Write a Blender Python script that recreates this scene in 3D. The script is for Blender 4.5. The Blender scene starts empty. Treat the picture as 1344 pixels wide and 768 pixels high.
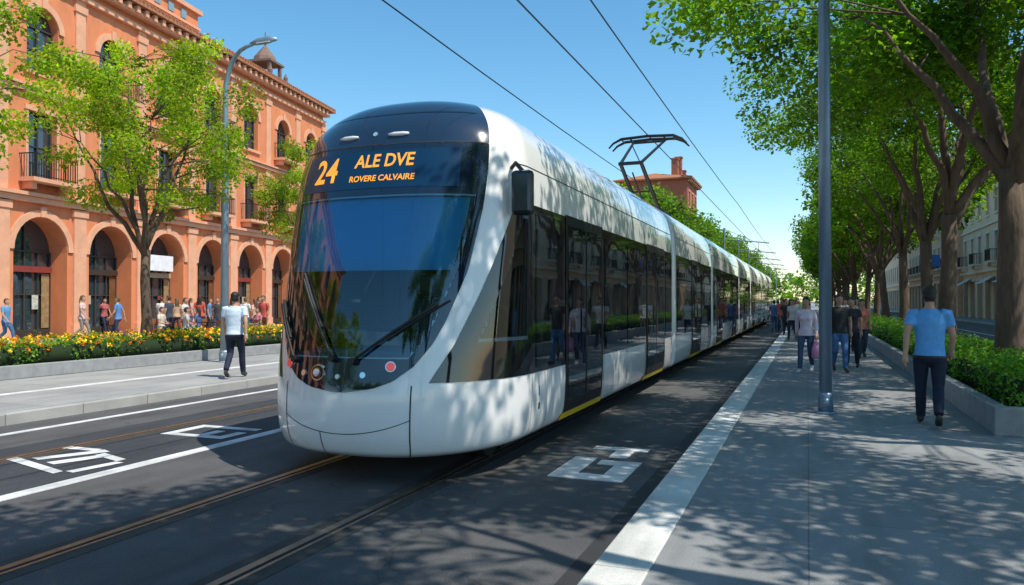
import bpy, bmesh, math, random
import numpy as np
from mathutils import Vector, Matrix
R=math.radians
random.seed(7); rng=np.random.default_rng(7)
scene=bpy.context.scene
COL=scene.collection

# ------------------------------------------------------------------ materials
MC={}
def nt_new(name):
    m=bpy.data.materials.new(name); m.use_nodes=True
    nt=m.node_tree; nt.nodes.clear()
    out=nt.nodes.new('ShaderNodeOutputMaterial')
    return m,nt,out
def mat(name,col,rough=.5,metal=0,var=.12,ns=4,bump=0,bs=60,coat=0,spec=.5,emit=None,es=1,stretch=(1,1,1),rvar=0):
    if name in MC: return MC[name]
    m,nt,out=nt_new(name); N=nt.nodes; L=nt.links
    b=N.new('ShaderNodeBsdfPrincipled'); L.new(b.outputs[0],out.inputs[0])
    b.inputs['Roughness'].default_value=rough; b.inputs['Metallic'].default_value=metal
    b.inputs['Coat Weight'].default_value=coat; b.inputs['Coat Roughness'].default_value=.04
    b.inputs['Specular IOR Level'].default_value=spec
    tc=N.new('ShaderNodeTexCoord')
    mp=N.new('ShaderNodeMapping'); mp.inputs['Scale'].default_value=stretch
    L.new(tc.outputs['Object'],mp.inputs[0])
    if var>0:
        n=N.new('ShaderNodeTexNoise'); n.inputs['Scale'].default_value=ns; n.inputs['Detail'].default_value=6; n.inputs['Roughness'].default_value=.65
        L.new(mp.outputs[0],n.inputs['Vector'])
        r=N.new('ShaderNodeMapRange'); r.inputs[1].default_value=.3; r.inputs[2].default_value=.7
        L.new(n.outputs['Fac'],r.inputs[0])
        mx=N.new('ShaderNodeMix'); mx.data_type='RGBA'
        mx.inputs[6].default_value=(*[c*(1-var) for c in col],1); mx.inputs[7].default_value=(*[min(1,c*(1+var)) for c in col],1)
        L.new(r.outputs[0],mx.inputs[0]); L.new(mx.outputs[2],b.inputs['Base Color'])
        if rvar>0:
            r2=N.new('ShaderNodeMapRange'); r2.inputs[3].default_value=rough-rvar; r2.inputs[4].default_value=rough+rvar
            L.new(n.outputs['Fac'],r2.inputs[0]); L.new(r2.outputs[0],b.inputs['Roughness'])
    else: b.inputs['Base Color'].default_value=(*col,1)
    if bump>0:
        n2=N.new('ShaderNodeTexNoise'); n2.inputs['Scale'].default_value=bs; n2.inputs['Detail'].default_value=4
        L.new(mp.outputs[0],n2.inputs['Vector'])
        bp=N.new('ShaderNodeBump'); bp.inputs['Strength'].default_value=bump; bp.inputs['Distance'].default_value=.02
        L.new(n2.outputs['Fac'],bp.inputs['Height']); L.new(bp.outputs[0],b.inputs['Normal'])
    if emit:
        b.inputs['Emission Color'].default_value=(*emit,1); b.inputs['Emission Strength'].default_value=es
    MC[name]=m; return m

def ground_mat(name,c1,c2,big,slab=None,rough=.85,speck=.35,joint=.55,crack=0):
    m,nt,out=nt_new(name); N=nt.nodes; L=nt.links
    b=N.new('ShaderNodeBsdfPrincipled'); L.new(b.outputs[0],out.inputs[0]); b.inputs['Roughness'].default_value=rough
    tc=N.new('ShaderNodeTexCoord')
    n=N.new('ShaderNodeTexNoise'); n.inputs['Scale'].default_value=big; n.inputs['Detail'].default_value=8; n.inputs['Roughness'].default_value=.62
    L.new(tc.outputs['Object'],n.inputs['Vector'])
    r=N.new('ShaderNodeMapRange'); r.inputs[1].default_value=.32; r.inputs[2].default_value=.68; L.new(n.outputs['Fac'],r.inputs[0])
    mx=N.new('ShaderNodeMix'); mx.data_type='RGBA'; mx.inputs[6].default_value=(*c1,1); mx.inputs[7].default_value=(*c2,1)
    L.new(r.outputs[0],mx.inputs[0])
    f=N.new('ShaderNodeTexNoise'); f.inputs['Scale'].default_value=90; f.inputs['Detail'].default_value=3; L.new(tc.outputs['Object'],f.inputs['Vector'])
    fr=N.new('ShaderNodeMapRange'); fr.inputs[1].default_value=.3; fr.inputs[2].default_value=.7; fr.inputs[3].default_value=1-speck; fr.inputs[4].default_value=1+speck
    L.new(f.outputs['Fac'],fr.inputs[0])
    def mul(a,bb):
        mu=N.new('ShaderNodeMix'); mu.data_type='RGBA'; mu.blend_type='MULTIPLY'; mu.inputs[0].default_value=1
        L.new(a,mu.inputs[6]); L.new(bb,mu.inputs[7]); return mu.outputs[2]
    last=mul(mx.outputs[2],fr.outputs[0])
    v=N.new('ShaderNodeTexNoise'); v.inputs['Scale'].default_value=2.3; v.inputs['Detail'].default_value=3
    mp=N.new('ShaderNodeMapping'); mp.inputs['Scale'].default_value=(1.6,.28,1); L.new(tc.outputs['Object'],mp.inputs[0]); L.new(mp.outputs[0],v.inputs['Vector'])
    vr=N.new('ShaderNodeMapRange'); vr.inputs[1].default_value=.45; vr.inputs[2].default_value=.72; vr.inputs[3].default_value=1; vr.inputs[4].default_value=.76
    L.new(v.outputs['Fac'],vr.inputs[0]); last=mul(last,vr.outputs[0])
    if crack:
        vo=N.new('ShaderNodeTexVoronoi'); vo.feature='DISTANCE_TO_EDGE'; vo.inputs['Scale'].default_value=crack
        wn=N.new('ShaderNodeTexNoise'); wn.inputs['Scale'].default_value=1.7; wn.inputs['Detail'].default_value=5; L.new(tc.outputs['Object'],wn.inputs['Vector'])
        va=N.new('ShaderNodeVectorMath'); va.operation='ADD'; L.new(tc.outputs['Object'],va.inputs[0]); L.new(wn.outputs['Color'],va.inputs[1]); L.new(va.outputs[0],vo.inputs['Vector'])
        cr=N.new('ShaderNodeMapRange'); cr.inputs[1].default_value=.0; cr.inputs[2].default_value=.006; cr.inputs[3].default_value=.62; cr.inputs[4].default_value=1
        L.new(vo.outputs['Distance'],cr.inputs[0]); last=mul(last,cr.outputs[0])
    bp=N.new('ShaderNodeBump'); bp.inputs['Strength'].default_value=.35; bp.inputs['Distance'].default_value=.01
    L.new(f.outputs['Fac'],bp.inputs['Height'])
    if slab:
        br=N.new('ShaderNodeTexBrick'); br.offset=0; br.inputs['Scale'].default_value=1
        br.inputs['Brick Width'].default_value=slab[0]; br.inputs['Row Height'].default_value=slab[1]; br.inputs['Mortar Size'].default_value=slab[2]
        br.inputs['Color1'].default_value=(1,1,1,1); br.inputs['Color2'].default_value=(.88,.88,.88,1); br.inputs['Mortar'].default_value=(joint,joint,joint,1)
        L.new(tc.outputs['Object'],br.inputs['Vector']); last=mul(last,br.outputs['Color'])
    L.new(last,b.inputs['Base Color']); L.new(bp.outputs[0],b.inputs['Normal'])
    return m

def leaf_mat(name,col,trans=.4):
    m,nt,out=nt_new(name); N=nt.nodes; L=nt.links
    at=N.new('ShaderNodeAttribute'); at.attribute_name='tint'
    mu=N.new('ShaderNodeMix'); mu.data_type='RGBA'; mu.blend_type='MULTIPLY'; mu.inputs[0].default_value=1; mu.inputs[6].default_value=(*col,1)
    L.new(at.outputs['Color'],mu.inputs[7])
    b=N.new('ShaderNodeBsdfPrincipled'); b.inputs['Roughness'].default_value=.5; b.inputs['Specular IOR Level'].default_value=.3
    L.new(mu.outputs[2],b.inputs['Base Color'])
    t=N.new('ShaderNodeBsdfTranslucent')
    m2=N.new('ShaderNodeMix'); m2.data_type='RGBA'; m2.blend_type='MULTIPLY'; m2.inputs[0].default_value=1; m2.inputs[7].default_value=(2.4,2.5,.6,1)
    L.new(mu.outputs[2],m2.inputs[6]); L.new(m2.outputs[2],t.inputs[0])
    ms=N.new('ShaderNodeMixShader'); ms.inputs[0].default_value=trans
    L.new(b.outputs[0],ms.inputs[1]); L.new(t.outputs[0],ms.inputs[2]); L.new(ms.outputs[0],out.inputs[0])
    return m

def glass_mat(name,tint,ior=1.6,rough=.01):
    m,nt,out=nt_new(name); N=nt.nodes; L=nt.links
    fr=N.new('ShaderNodeFresnel'); fr.inputs[0].default_value=ior
    tr=N.new('ShaderNodeBsdfTransparent'); tr.inputs[0].default_value=(*tint,1)
    gl=N.new('ShaderNodeBsdfGlossy'); gl.inputs['Roughness'].default_value=rough; gl.inputs['Color'].default_value=(.85,.95,1,1)
    ms=N.new('ShaderNodeMixShader'); L.new(fr.outputs[0],ms.inputs[0]); L.new(tr.outputs[0],ms.inputs[1]); L.new(gl.outputs[0],ms.inputs[2])
    L.new(ms.outputs[0],out.inputs[0]); return m

def darkglass(name,col=(.008,.011,.014),ior=1.9,bump=.02,bs=1.5):
    m,nt,out=nt_new(name); N=nt.nodes; L=nt.links
    b=N.new('ShaderNodeBsdfPrincipled'); b.inputs['Base Color'].default_value=(*col,1); b.inputs['Roughness'].default_value=.02
    b.inputs['IOR'].default_value=ior
    tc=N.new('ShaderNodeTexCoord'); n=N.new('ShaderNodeTexNoise'); n.inputs['Scale'].default_value=bs; L.new(tc.outputs['Object'],n.inputs['Vector'])
    bp=N.new('ShaderNodeBump'); bp.inputs['Strength'].default_value=bump; bp.inputs['Distance'].default_value=.1
    L.new(n.outputs['Fac'],bp.inputs['Height']); L.new(bp.outputs[0],b.inputs['Normal'])
    L.new(b.outputs[0],out.inputs[0]); return m

# ------------------------------------------------------------------ mesh builder
class MB:
    def __init__(s): s.v=[];s.f=[];s.m=[]
    def poly(s,pts,m=0):
        i=len(s.v); s.v+=[tuple(p) for p in pts]; s.f.append(tuple(range(i,i+len(pts)))); s.m.append(m)
    def box(s,x0,x1,y0,y1,z0,z1,m=0):
        i=len(s.v)
        s.v+=[(x0,y0,z0),(x1,y0,z0),(x1,y1,z0),(x0,y1,z0),(x0,y0,z1),(x1,y0,z1),(x1,y1,z1),(x0,y1,z1)]
        for f in [(0,3,2,1),(4,5,6,7),(0,1,5,4),(1,2,6,5),(2,3,7,6),(3,0,4,7)]:
            s.f.append(tuple(i+k for k in f)); s.m.append(m)
    def tube(s,pts,rad,n=8,m=0,ref=(0,1,0),rot=0):
        pts=[Vector(p) for p in pts]; k=len(pts); i0=len(s.v)
        for j,p in enumerate(pts):
            t=(pts[min(j+1,k-1)]-pts[max(j-1,0)])
            if t.length<1e-9: t=Vector((0,0,1))
            t.normalize(); r=Vector(ref)
            if abs(t.dot(r))>.97: r=Vector((1,0,0)) if abs(t.x)<.9 else Vector((0,0,1))
            a=r.cross(t).normalized(); b=t.cross(a).normalized()
            rr=rad[j] if isinstance(rad,(list,tuple)) else rad
            ra,rb=(rr if isinstance(rr,(list,tuple)) else (rr,rr))
            for q in range(n):
                an=2*math.pi*q/n+rot
                s.v.append(tuple(p+a*(ra*math.cos(an))+b*(rb*math.sin(an))))
        for j in range(k-1):
            for q in range(n):
                a=i0+j*n+q; b=i0+j*n+(q+1)%n
                s.f.append((a,b,b+n,a+n)); s.m.append(m)
        s.f.append(tuple(i0+q for q in range(n))[::-1]); s.m.append(m)
        s.f.append(tuple(i0+(k-1)*n+q for q in range(n))); s.m.append(m)
    def ball(s,c,r,n=10,m=0):
        rx,ry,rz=r if isinstance(r,(list,tuple)) else (r,r,r)
        k=max(5,n//2+1); pts=[];rad=[]
        for j in range(k):
            a=-math.pi/2+math.pi*j/(k-1); a=max(-1.52,min(1.52,a))
            pts.append((c[0],c[1],c[2]+rz*math.sin(a))); rad.append((rx*math.cos(a),ry*math.cos(a)))
        s.tube(pts,rad,n,m)
    def mesh(s,name,mats,smooth=False,recalc=True,merge=False):
        me=bpy.data.meshes.new(name); me.from_pydata(s.v,[],s.f)
        for mm in mats: me.materials.append(mm)
        me.polygons.foreach_set('material_index',s.m)
        if recalc or merge:
            bm=bmesh.new(); bm.from_mesh(me)
            if merge: bmesh.ops.remove_doubles(bm,verts=bm.verts,dist=1e-4)
            if recalc: bmesh.ops.recalc_face_normals(bm,faces=bm.faces)
            bm.to_mesh(me); bm.free()
        if smooth: me.polygons.foreach_set('use_smooth',[True]*len(me.polygons))
        me.update(); return me
    def obj(s,name,mats,parent=None,ploc=None,smooth=False,bevel=0,recalc=True,merge=False):
        if not isinstance(mats,(list,tuple)): mats=[mats]
        me=s.mesh(name,mats,smooth,recalc,merge); o=bpy.data.objects.new(name,me); COL.objects.link(o)
        if parent: 
            o.parent=parent
            if ploc is not None: o.matrix_parent_inverse=Matrix.Translation(Vector(ploc)).inverted()
        if bevel:
            b=o.modifiers.new('b','BEVEL'); b.width=bevel; b.segments=2; b.limit_method='ANGLE'
        return o
def empty(name,loc=(0,0,0),rot=0):
    e=bpy.data.objects.new(name,None); e.location=loc; e.rotation_euler=(0,0,rot); e.empty_display_size=.3; COL.objects.link(e); return e

# ------------------------------------------------------------------ camera
F=1000.; TH=math.atan(388/1000.)
cam=bpy.data.objects.new('camera',bpy.data.cameras.new('camera')); COL.objects.link(cam)
cam.data.lens=36*F/1344; cam.data.sensor_width=36; cam.data.clip_end=3000; cam.data.clip_start=.05
cam.location=(0,0,1.7); cam.rotation_euler=(R(90)+11/F,0,TH)
scene.camera=cam
# ------------------------------------------------------------------ light
el=R(58); az=math.atan2(.95,-.22)
tosun=Vector((math.sin(az)*math.cos(el),math.cos(az)*math.cos(el),math.sin(el)))
sl=bpy.data.lights.new('sun','SUN'); sl.energy=5.0; sl.angle=R(.5); sl.color=(1,.94,.82)
so=bpy.data.objects.new('sun',sl); COL.objects.link(so); so.rotation_euler=tosun.to_track_quat('Z','Y').to_euler(); so.location=(20,10,40)
w=bpy.data.worlds.new('World'); scene.world=w; w.use_nodes=True
nt=w.node_tree; nt.nodes.clear()
o=nt.nodes.new('ShaderNodeOutputWorld'); bg=nt.nodes.new('ShaderNodeBackground'); sk=nt.nodes.new('ShaderNodeTexSky')
sk.sky_type='NISHITA'; sk.sun_disc=False; sk.sun_elevation=el; sk.sun_rotation=az; sk.air_density=1.0; sk.dust_density=.35; sk.ozone_density=1.3
hs=nt.nodes.new('ShaderNodeHueSaturation'); hs.inputs['Saturation'].default_value=1.28; hs.inputs['Value'].default_value=1.3; hs.inputs['Hue'].default_value=.486
nt.links.new(sk.outputs[0],hs.inputs['Color']); nt.links.new(hs.outputs[0],bg.inputs[0]); nt.links.new(bg.outputs[0],o.inputs[0]); bg.inputs[1].default_value=.15
scene.view_settings.view_transform='Standard'; scene.view_settings.look='None'; scene.view_settings.exposure=0

# ------------------------------------------------------------------ common mats
M_asph=ground_mat('asphalt',(.066,.067,.071),(.112,.112,.116),.8,crack=.35)
M_asph_shade=ground_mat('asphalt_lane_shade',(.034,.038,.048),(.052,.056,.066),.9)
M_walk=ground_mat('sidewalk',(.23,.24,.255),(.32,.325,.335),.6,slab=(2.4,3.0,.006),speck=.18,joint=.6)
M_plaza=ground_mat('plaza',(.34,.32,.31),(.46,.43,.41),.5,slab=(.8,.8,.012),speck=.12,joint=.7)
M_kerbw=ground_mat('kerb_white',(.62,.62,.60),(.80,.80,.78),1.5,slab=(5,1.5,.008),speck=.10,joint=.55)
M_kerb=ground_mat('kerb_stone',(.38,.38,.37),(.50,.50,.48),1.5,slab=(5,1.2,.01),speck=.15,joint=.5)
M_paint=ground_mat('road_paint',(.52,.53,.54),(.82,.82,.82),3,speck=.14)
M_steel=mat('rail_steel',(.32,.24,.19),.36,.8,var=.3,ns=6)
M_dark=mat('dark_groove',(.012,.012,.013),.8,var=0)
M_stone=mat('planter_stone',(.29,.30,.31),.8,var=.18,ns=5,bump=.3,bs=50)
M_soil=mat('soil',(.05,.035,.022),.95,var=.3)

# ------------------------------------------------------------------ ground
def sheet(name,x0,x1,y0,y1,z,m):
    b=MB(); b.poly([(x0,y0,z),(x1,y0,z),(x1,y1,z),(x0,y1,z)]); return b.obj(name,m,recalc=False)
sheet('ground',-1500,1500,-1500,1500,-.004,mat('ground_far',(.12,.12,.11),.9))
sheet('road',-10.2,-1.22,-60,700,.0,M_asph)
sheet('lane_shade_sheet',-8.6,-6.55,-60,500,.004,M_asph_shade)  # shade over the left lane, painted as a darker, bluer asphalt sheet
def slab(name,x0,x1,y0,y1,z0,z1,m,bev=.0):
    b=MB(); b.box(x0,x1,y0,y1,z0,z1); return b.obj(name,m,bevel=bev)
slab('sidewalk',-.88,5.0,-60,600,-.05,.1,M_walk)
slab('kerb',-1.22,-.883,-60,600,-.05,.105,M_kerbw,.012)
slab('kerb',5.003,5.25,-60,600,-.05,.105,M_kerb,.012)
sheet('side_road',5.25,12,-60,600,.0,M_asph)
slab('sidewalk',12.2,16,-60,600,-.05,.12,M_walk)
slab('kerb',12.0,12.197,-60,600,-.05,.125,M_kerb,.01)
slab('sidewalk',-14.6,-10.46,-60,600,-.05,.15,ground_mat('walk_left',(.30,.305,.31),(.40,.40,.40),.6,slab=(2,2,.008),speck=.15))
slab('kerb',-10.457,-10.2,-60,600,-.05,.155,M_kerb,.012)
slab('plaza_pavement',-80,-14.603,-60,600,-.05,.148,M_plaza)
b=MB()
b.box(-6.55,-6.38,-40,300,0,.006)
b.box(-9.58,-9.46,-40,300,0,.006)
b.obj('lane_line',M_paint)
b=MB(); b.box(-12.5,-12.32,-40,300,.15,.156); b.obj('lane_line',M_paint)
b=MB(); b.box(8.4,8.52,-40,300,0,.006); b.obj('lane_line',M_paint)
sheet('kerb_side_strip',-1.42,-1.223,-60,300,.004,mat('dark_strip',(.035,.036,.04),.8))  # narrow dark strip along the road side of the kerb
b=MB()
for X in (-4.02-.72,-4.02+.72,-8.0):
    b.box(X-.045,X+.02,-40,300,0,.012,0); b.box(X+.055,X+.085,-40,300,0,.010,0); b.box(X+.02,X+.055,-40,300,0,.005,1)
    b.box(X-.16,X-.045,-40,300,0,.0045,2); b.box(X+.085,X+.2,-40,300,0,.0045,2)
b.obj('tram_rails',[M_steel,M_dark,mat('rail_infill',(.05,.046,.044),.8,var=.3,ns=8)])
def glyph(rects,polys=()):
    b=MB()
    for (x0,x1,y0,y1) in rects: b.box(x0,x1,y0,y1,.001,.009)
    for p in polys: b.poly([(x,y,.0095) for x,y in p])
    b.obj('road_marking',M_paint)
glyph([(-2.36,-1.62,7.02,7.25),(-2.36,-2.12,7.255,8.02),(-1.86,-1.62,7.255,7.72),(-2.05,-1.62,7.725,7.93),(-2.30,-1.68,8.5,8.68),(-2.02,-1.82,8.1,8.495)])
glyph([],[[(-8.0,5.65),(-6.9,5.35),(-6.9,5.46),(-8.0,5.78)],[(-7.8,5.8),(-7.64,5.75),(-7.3,6.35),(-7.46,6.42)],[(-7.45,5.7),(-7.28,5.65),(-7.1,6.1),(-7.27,6.15)],
 [(-7.3,6.16),(-6.8,6.0),(-6.8,6.12),(-7.3,6.28)],[(-6.88,5.47),(-6.75,5.45),(-6.68,5.98),(-6.8,5.99)],[(-8.0,6.3),(-7.5,6.32),(-7.5,6.43),(-8.0,6.43)]])
glyph([(-7.70,-6.72,7.45,7.58),(-7.70,-7.56,7.585,8.2),(-7.555,-6.72,8.07,8.2),(-7.2,-7.06,7.585,7.9),(-6.86,-6.72,7.585,7.9)])

# ------------------------------------------------------------------ TRAM
CX=-4.02; Y0=5.95
PR=np.array([(.26,1.20,.14,1.5),(.32,1.29,.06,1.5),(.5,1.335,.0,1.5),(.8,1.35,.0,1.5),(1.1,1.35,.05,1.5),(1.5,1.35,.13,1.5),(2.0,1.35,.25,1.5),
(2.5,1.35,.40,1.5),(2.9,1.34,.54,1.5),(3.2,1.30,.66,1.52),(3.45,1.22,.77,1.6),(3.62,1.09,.9,1.7),(3.74,.93,1.05,1.85),(3.82,.73,1.25,2.0),(3.865,.45,1.5,2.2),(3.88,.02,1.8,2.5)])
K=len(PR)
def catm(a,u):
    i=min(int(u),K-2); f=u-i
    p1,p2=a[i],a[i+1]; m1=(a[min(i+1,K-1)]-a[max(i-1,0)])/2; m2=(a[min(i+2,K-1)]-a[i])/2
    return (2*f**3-3*f**2+1)*p1+(f**3-2*f**2+f)*m1+(-2*f**3+3*f**2)*p2+(f**3-f**2)*m2
PD=np.linspace(0,1,600); TAB=np.array([catm(PR,u*(K-1)) for u in PD])
ZD=np.maximum.accumulate(TAB[:,0])
def prof(p): return [float(np.interp(p,PD,TAB[:,k])) for k in range(4)]
def pz(z): return float(np.interp(z,ZD,PD))
YE=2.6
def P(t,p):
    z,w_,y0,yc=prof(p); sg=1 if t>=0 else -1; a=abs(t)
    s=math.sin(min(a,1)*math.pi/2)
    y=y0+(yc-y0)*(1-math.sqrt(max(0,1-s**2.5))); x=w_*s
    if a>1: y=yc+(a-1)*(YE-yc)
    return Vector((CX+sg*x,Y0+y,z))
def PN(t,p,off):
    e=.004
    d1=P(t+e,p)-P(t-e,p); d2=P(t,min(1,p+e))-P(t,max(0,p-e))
    n=d1.cross(d2)
    if n.length<1e-12: n=Vector((0,0,1))
    n.normalize(); return P(t,p)+n*off
def te(z): return float(np.interp(z,[.86,.9,.97,1.1,1.3,1.5,2.0,2.6,3.2,3.5,3.7,3.88],[.03,.16,.25,.335,.41,.46,.55,.60,.625,.635,.64,.64]))
def ts(z): return float(np.interp(z,[.93,1.1,1.3,1.8,2.3,2.7],[.40,.45,.51,.625,.73,.82]))
def Sx(x,z,off=0):
    p=pz(z); w_=prof(p)[1]; t=math.asin(max(-1,min(1,x/w_)))*2/math.pi
    return PN(t,p,off)
tram=empty('tram',(CX,Y0,0)); TL=(CX,Y0,0)
M_white=mat('tram_white',(.88,.88,.89),.20,var=.02,ns=2,coat=.8)
M_blk=mat('tram_black_gloss',(.008,.009,.011),.06,var=0,coat=1)
M_mask=mat('tram_mask_navy',(.006,.014,.032),.05,var=0,coat=1)
M_navy=mat('tram_navy_roof',(.012,.028,.06),.10,var=0,coat=1)
M_lin=mat('tram_liner',(.10,.12,.14),.7,var=0)
M_sg=darkglass('tram_side_glass',ior=2.3)
M_wg=glass_mat('windshield_glass',(.55,.80,.93),1.95)
M_cg=glass_mat('cab_side_glass',(.45,.52,.56),1.8)
M_seam=mat('panel_gap',(.03,.03,.035),.7,var=0)
M_gray=mat('tram_underframe',(.02,.02,.022),.7)
def patch(name,fl,fr,p0,p1,nt_,np_,off,m,smooth=True):
    b=MB()
    for j in range(np_+1):
        p=p0+(p1-p0)*j/np_; z=prof(p)[0]; l,r_=fl(z),fr(z)
        for i in range(nt_+1): b.v.append(tuple(PN(l+(r_-l)*i/nt_,p,off)))
    W_=nt_+1
    for j in range(np_):
        for i in range(nt_):
            a=j*W_+i; b.f.append((a,a+1,a+1+W_,a+W_)); b.m.append(0)
    return b.obj(name,m,tram,TL,smooth=smooth,recalc=False)
def in_glass(t,z,g=0):
    a=abs(t)
    if 1.18-g<z<2.72+g and a<te(z)-.035+g*.2: return True
    if 1.30-g<z<2.58+g and ts(z)+.09-g*.2<a<.965+g*.1: return True
    return False
def shell(name,off,m,t0,t1,nt_,np_):
    b=MB(); tt=np.linspace(t0,t1,nt_+1); pp=np.linspace(0,1,np_+1)
    inside={}
    for j,p in enumerate(pp):
        z=prof(p)[0]
        for i,t in enumerate(tt):
            b.v.append(tuple(PN(t,p,off))); inside[(i,j)]=in_glass(t,z)
    W_=nt_+1
    for j in range(np_):
        for i in range(nt_):
            if inside[(i,j)] and inside[(i+1,j)] and inside[(i,j+1)] and inside[(i+1,j+1)]: continue
            a=j*W_+i; b.f.append((a,a+1,a+1+W_,a+W_)); b.m.append(0)
    return b.obj(name,m,tram,TL,smooth=True,recalc=False)
shell('cab_shell',0,M_white,-2,2,240,110)
shell('cab_liner',-.035,M_lin,-1.9,1.9,190,90)
patch('windshield',lambda z:-te(z)+.02,lambda z:te(z)-.02,pz(1.14),pz(2.76),50,30,.003,M_wg)
patch('windshield_mask_lower',lambda z:-te(z),lambda z:te(z),pz(.86),pz(1.17),50,16,.007,M_mask)
patch('windshield_mask_upper',lambda z:-te(z),lambda z:te(z),pz(2.73),pz(3.26),50,14,.007,M_mask)
patch('roof_cap',lambda z:-te(z)-.0,lambda z:te(z)+.0,pz(3.268),.985,50,30,.010,M_navy)
patch('roof_cap_band',lambda z:-te(z)+.06,lambda z:te(z)-.06,pz(3.60),pz(3.615),50,2,.013,M_blk)
patch('roof_cap_band',lambda z:-te(z)+.01,lambda z:te(z)-.01,pz(3.262),pz(3.268),50,1,.013,M_seam)
for sg,nm in ((1,'r'),(-1,'l')):
    def srt(f,g):
        return (f,g) if sg>0 else (lambda z:-g(z),lambda z:-f(z))
    f,g=srt(lambda z:te(z)-.05,lambda z:te(z)); patch('windshield_frame_'+nm,f,g,pz(1.165),pz(2.735),6,40,.0075,M_mask)
    f,g=srt(lambda z:ts(z),lambda z:ts(z)+.105); patch('side_frame_'+nm,f,g,pz(1.295),pz(2.585),6,40,.006,M_blk)
    f,g=srt(lambda z:ts(z),lambda z:2.0); patch('side_sill_'+nm,f,g,pz(.95),pz(1.31),60,8,.0065,M_blk)
    f,g=srt(lambda z:ts(z),lambda z:2.0); patch('side_head_'+nm,f,g,pz(2.57),pz(2.70),60,6,.0065,M_blk)
    f,g=srt(lambda z:.955,lambda z:2.0); patch('side_post_'+nm,f,g,pz(1.30),pz(2.58),30,20,.007,M_blk)
    f,g=srt(lambda z:ts(z)+.07,lambda z:.975); patch('cab_side_window_'+nm,f,g,pz(1.29),pz(2.59),24,20,.002,M_cg)
    f,g=srt(lambda z:1.10,lambda z:1.93); patch('side_glass_'+nm,f,g,pz(1.0),pz(2.62),8,12,.012,M_sg)
    f,g=srt(lambda z:.330,lambda z:.336); patch('bumper_seam_'+nm,f,g,pz(.27),pz(.93),2,12,.003,M_seam)
    f,g=srt(lambda z:1.0,lambda z:1.006); patch('skirt_seam_'+nm,f,g,pz(.27),pz(.945),2,10,.003,M_seam)
    f,g=srt(lambda z:1.45,lambda z:1.456); patch('skirt_seam_'+nm,f,g,pz(.27),pz(.945),2,10,.003,M_seam)
    f,g=srt(lambda z:1.2,lambda z:1.24); patch('hatch_'+nm,f,g,pz(.55),pz(.62),2,2,.004,M_blk)
    f,g=srt(lambda z:1.2,lambda z:1.22); patch('hatch_'+nm,f,g,pz(.70),pz(.80),2,2,.004,M_blk)
b=MB(); n=60
for i in range(n+1):
    t=-.333+.666*i/n; zc=.62-.14*(1-(t/.333)**2)
    for dz in (-.004,.004): b.v.append(tuple(PN(t,pz(zc+dz),.003)))
for i in range(n): b.f.append((2*i,2*i+2,2*i+3,2*i+1)); b.m.append(0)
b.obj('bumper_seam',M_seam,tram,TL,recalc=False)
patch('bumper_split',lambda z:-.10,lambda z:-.095,pz(.27),pz(.49),2,6,.003,M_seam)
def side_patch(name,sg,ya,yb,z0,z1,off,m,b=None,mi=0):
    own=b is None
    if own: b=MB()
    n=max(2,int((z1-z0)/.12)); i0=len(b.v)
    for j in range(n+1):
        p=pz(z0)+(pz(z1)-pz(z0))*j/n; z,w_,_,_=prof(p)
        for y in (ya,yb): b.v.append((CX+sg*(w_+off),y,z))
    for j in range(n):
        a=i0+2*j; f=(a,a+1,a+3,a+2); b.f.append(f if sg>0 else f[::-1]); b.m.append(mi)
    if own: b.obj(name,m,tram,TL,smooth=False,recalc=False)
def ring(scale=1.0,zo=0):
    out=[]
    ps=np.linspace(0,1,44)
    for p in ps: z,w_,_,_=prof(p); out.append((w_*scale,z if scale==1 else .26+(z-.26)*scale))
    return [(x,z) for x,z in out]+[(-x,z) for x,z in out[::-1]]
def module_shell(name,ya,yb,m,sc=1.0):
    rows=[(ya,.975*sc),(ya+.03,.995*sc),(ya+.10,sc),(yb-.10,sc),(yb-.03,.995*sc),(yb,.975*sc)]
    if ya<8.6: rows=[(ya,sc)]+rows[3:]
    b=MB(); first=None
    for y,s_ in rows:
        rg=ring(s_) if s_!=1 else ring(1.0)
        nn=len(rg)
        for x,z in rg: b.v.append((CX+x,y,z))
    for j in range(len(rows)-1):
        for i in range(nn-1):
            a=j*nn+i; b.f.append((a,a+nn,a+nn+1,a+1)); b.m.append(0)
    for j in (0,len(rows)-1):
        if ya<8.6 and j==0: continue
        b.f.append(tuple(j*nn+i for i in range(nn))); b.m.append(0)
    o=b.obj(name,m,tram,TL,smooth=True,recalc=True)
    return o
gaps=[16.3,23.3,32.9,39.8,49.4,56.3,66.0]
starts=[8.55]+[g+.32 for g in gaps[:-1]]
M_yel=mat('yellow_stripe',(.90,.58,.02),.5,var=.05)
M_bel=mat('bellows',(.02,.02,.022),.8,var=0)
M_seal=mat('rubber_seal',(.014,.014,.015),.55,var=0)
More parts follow.
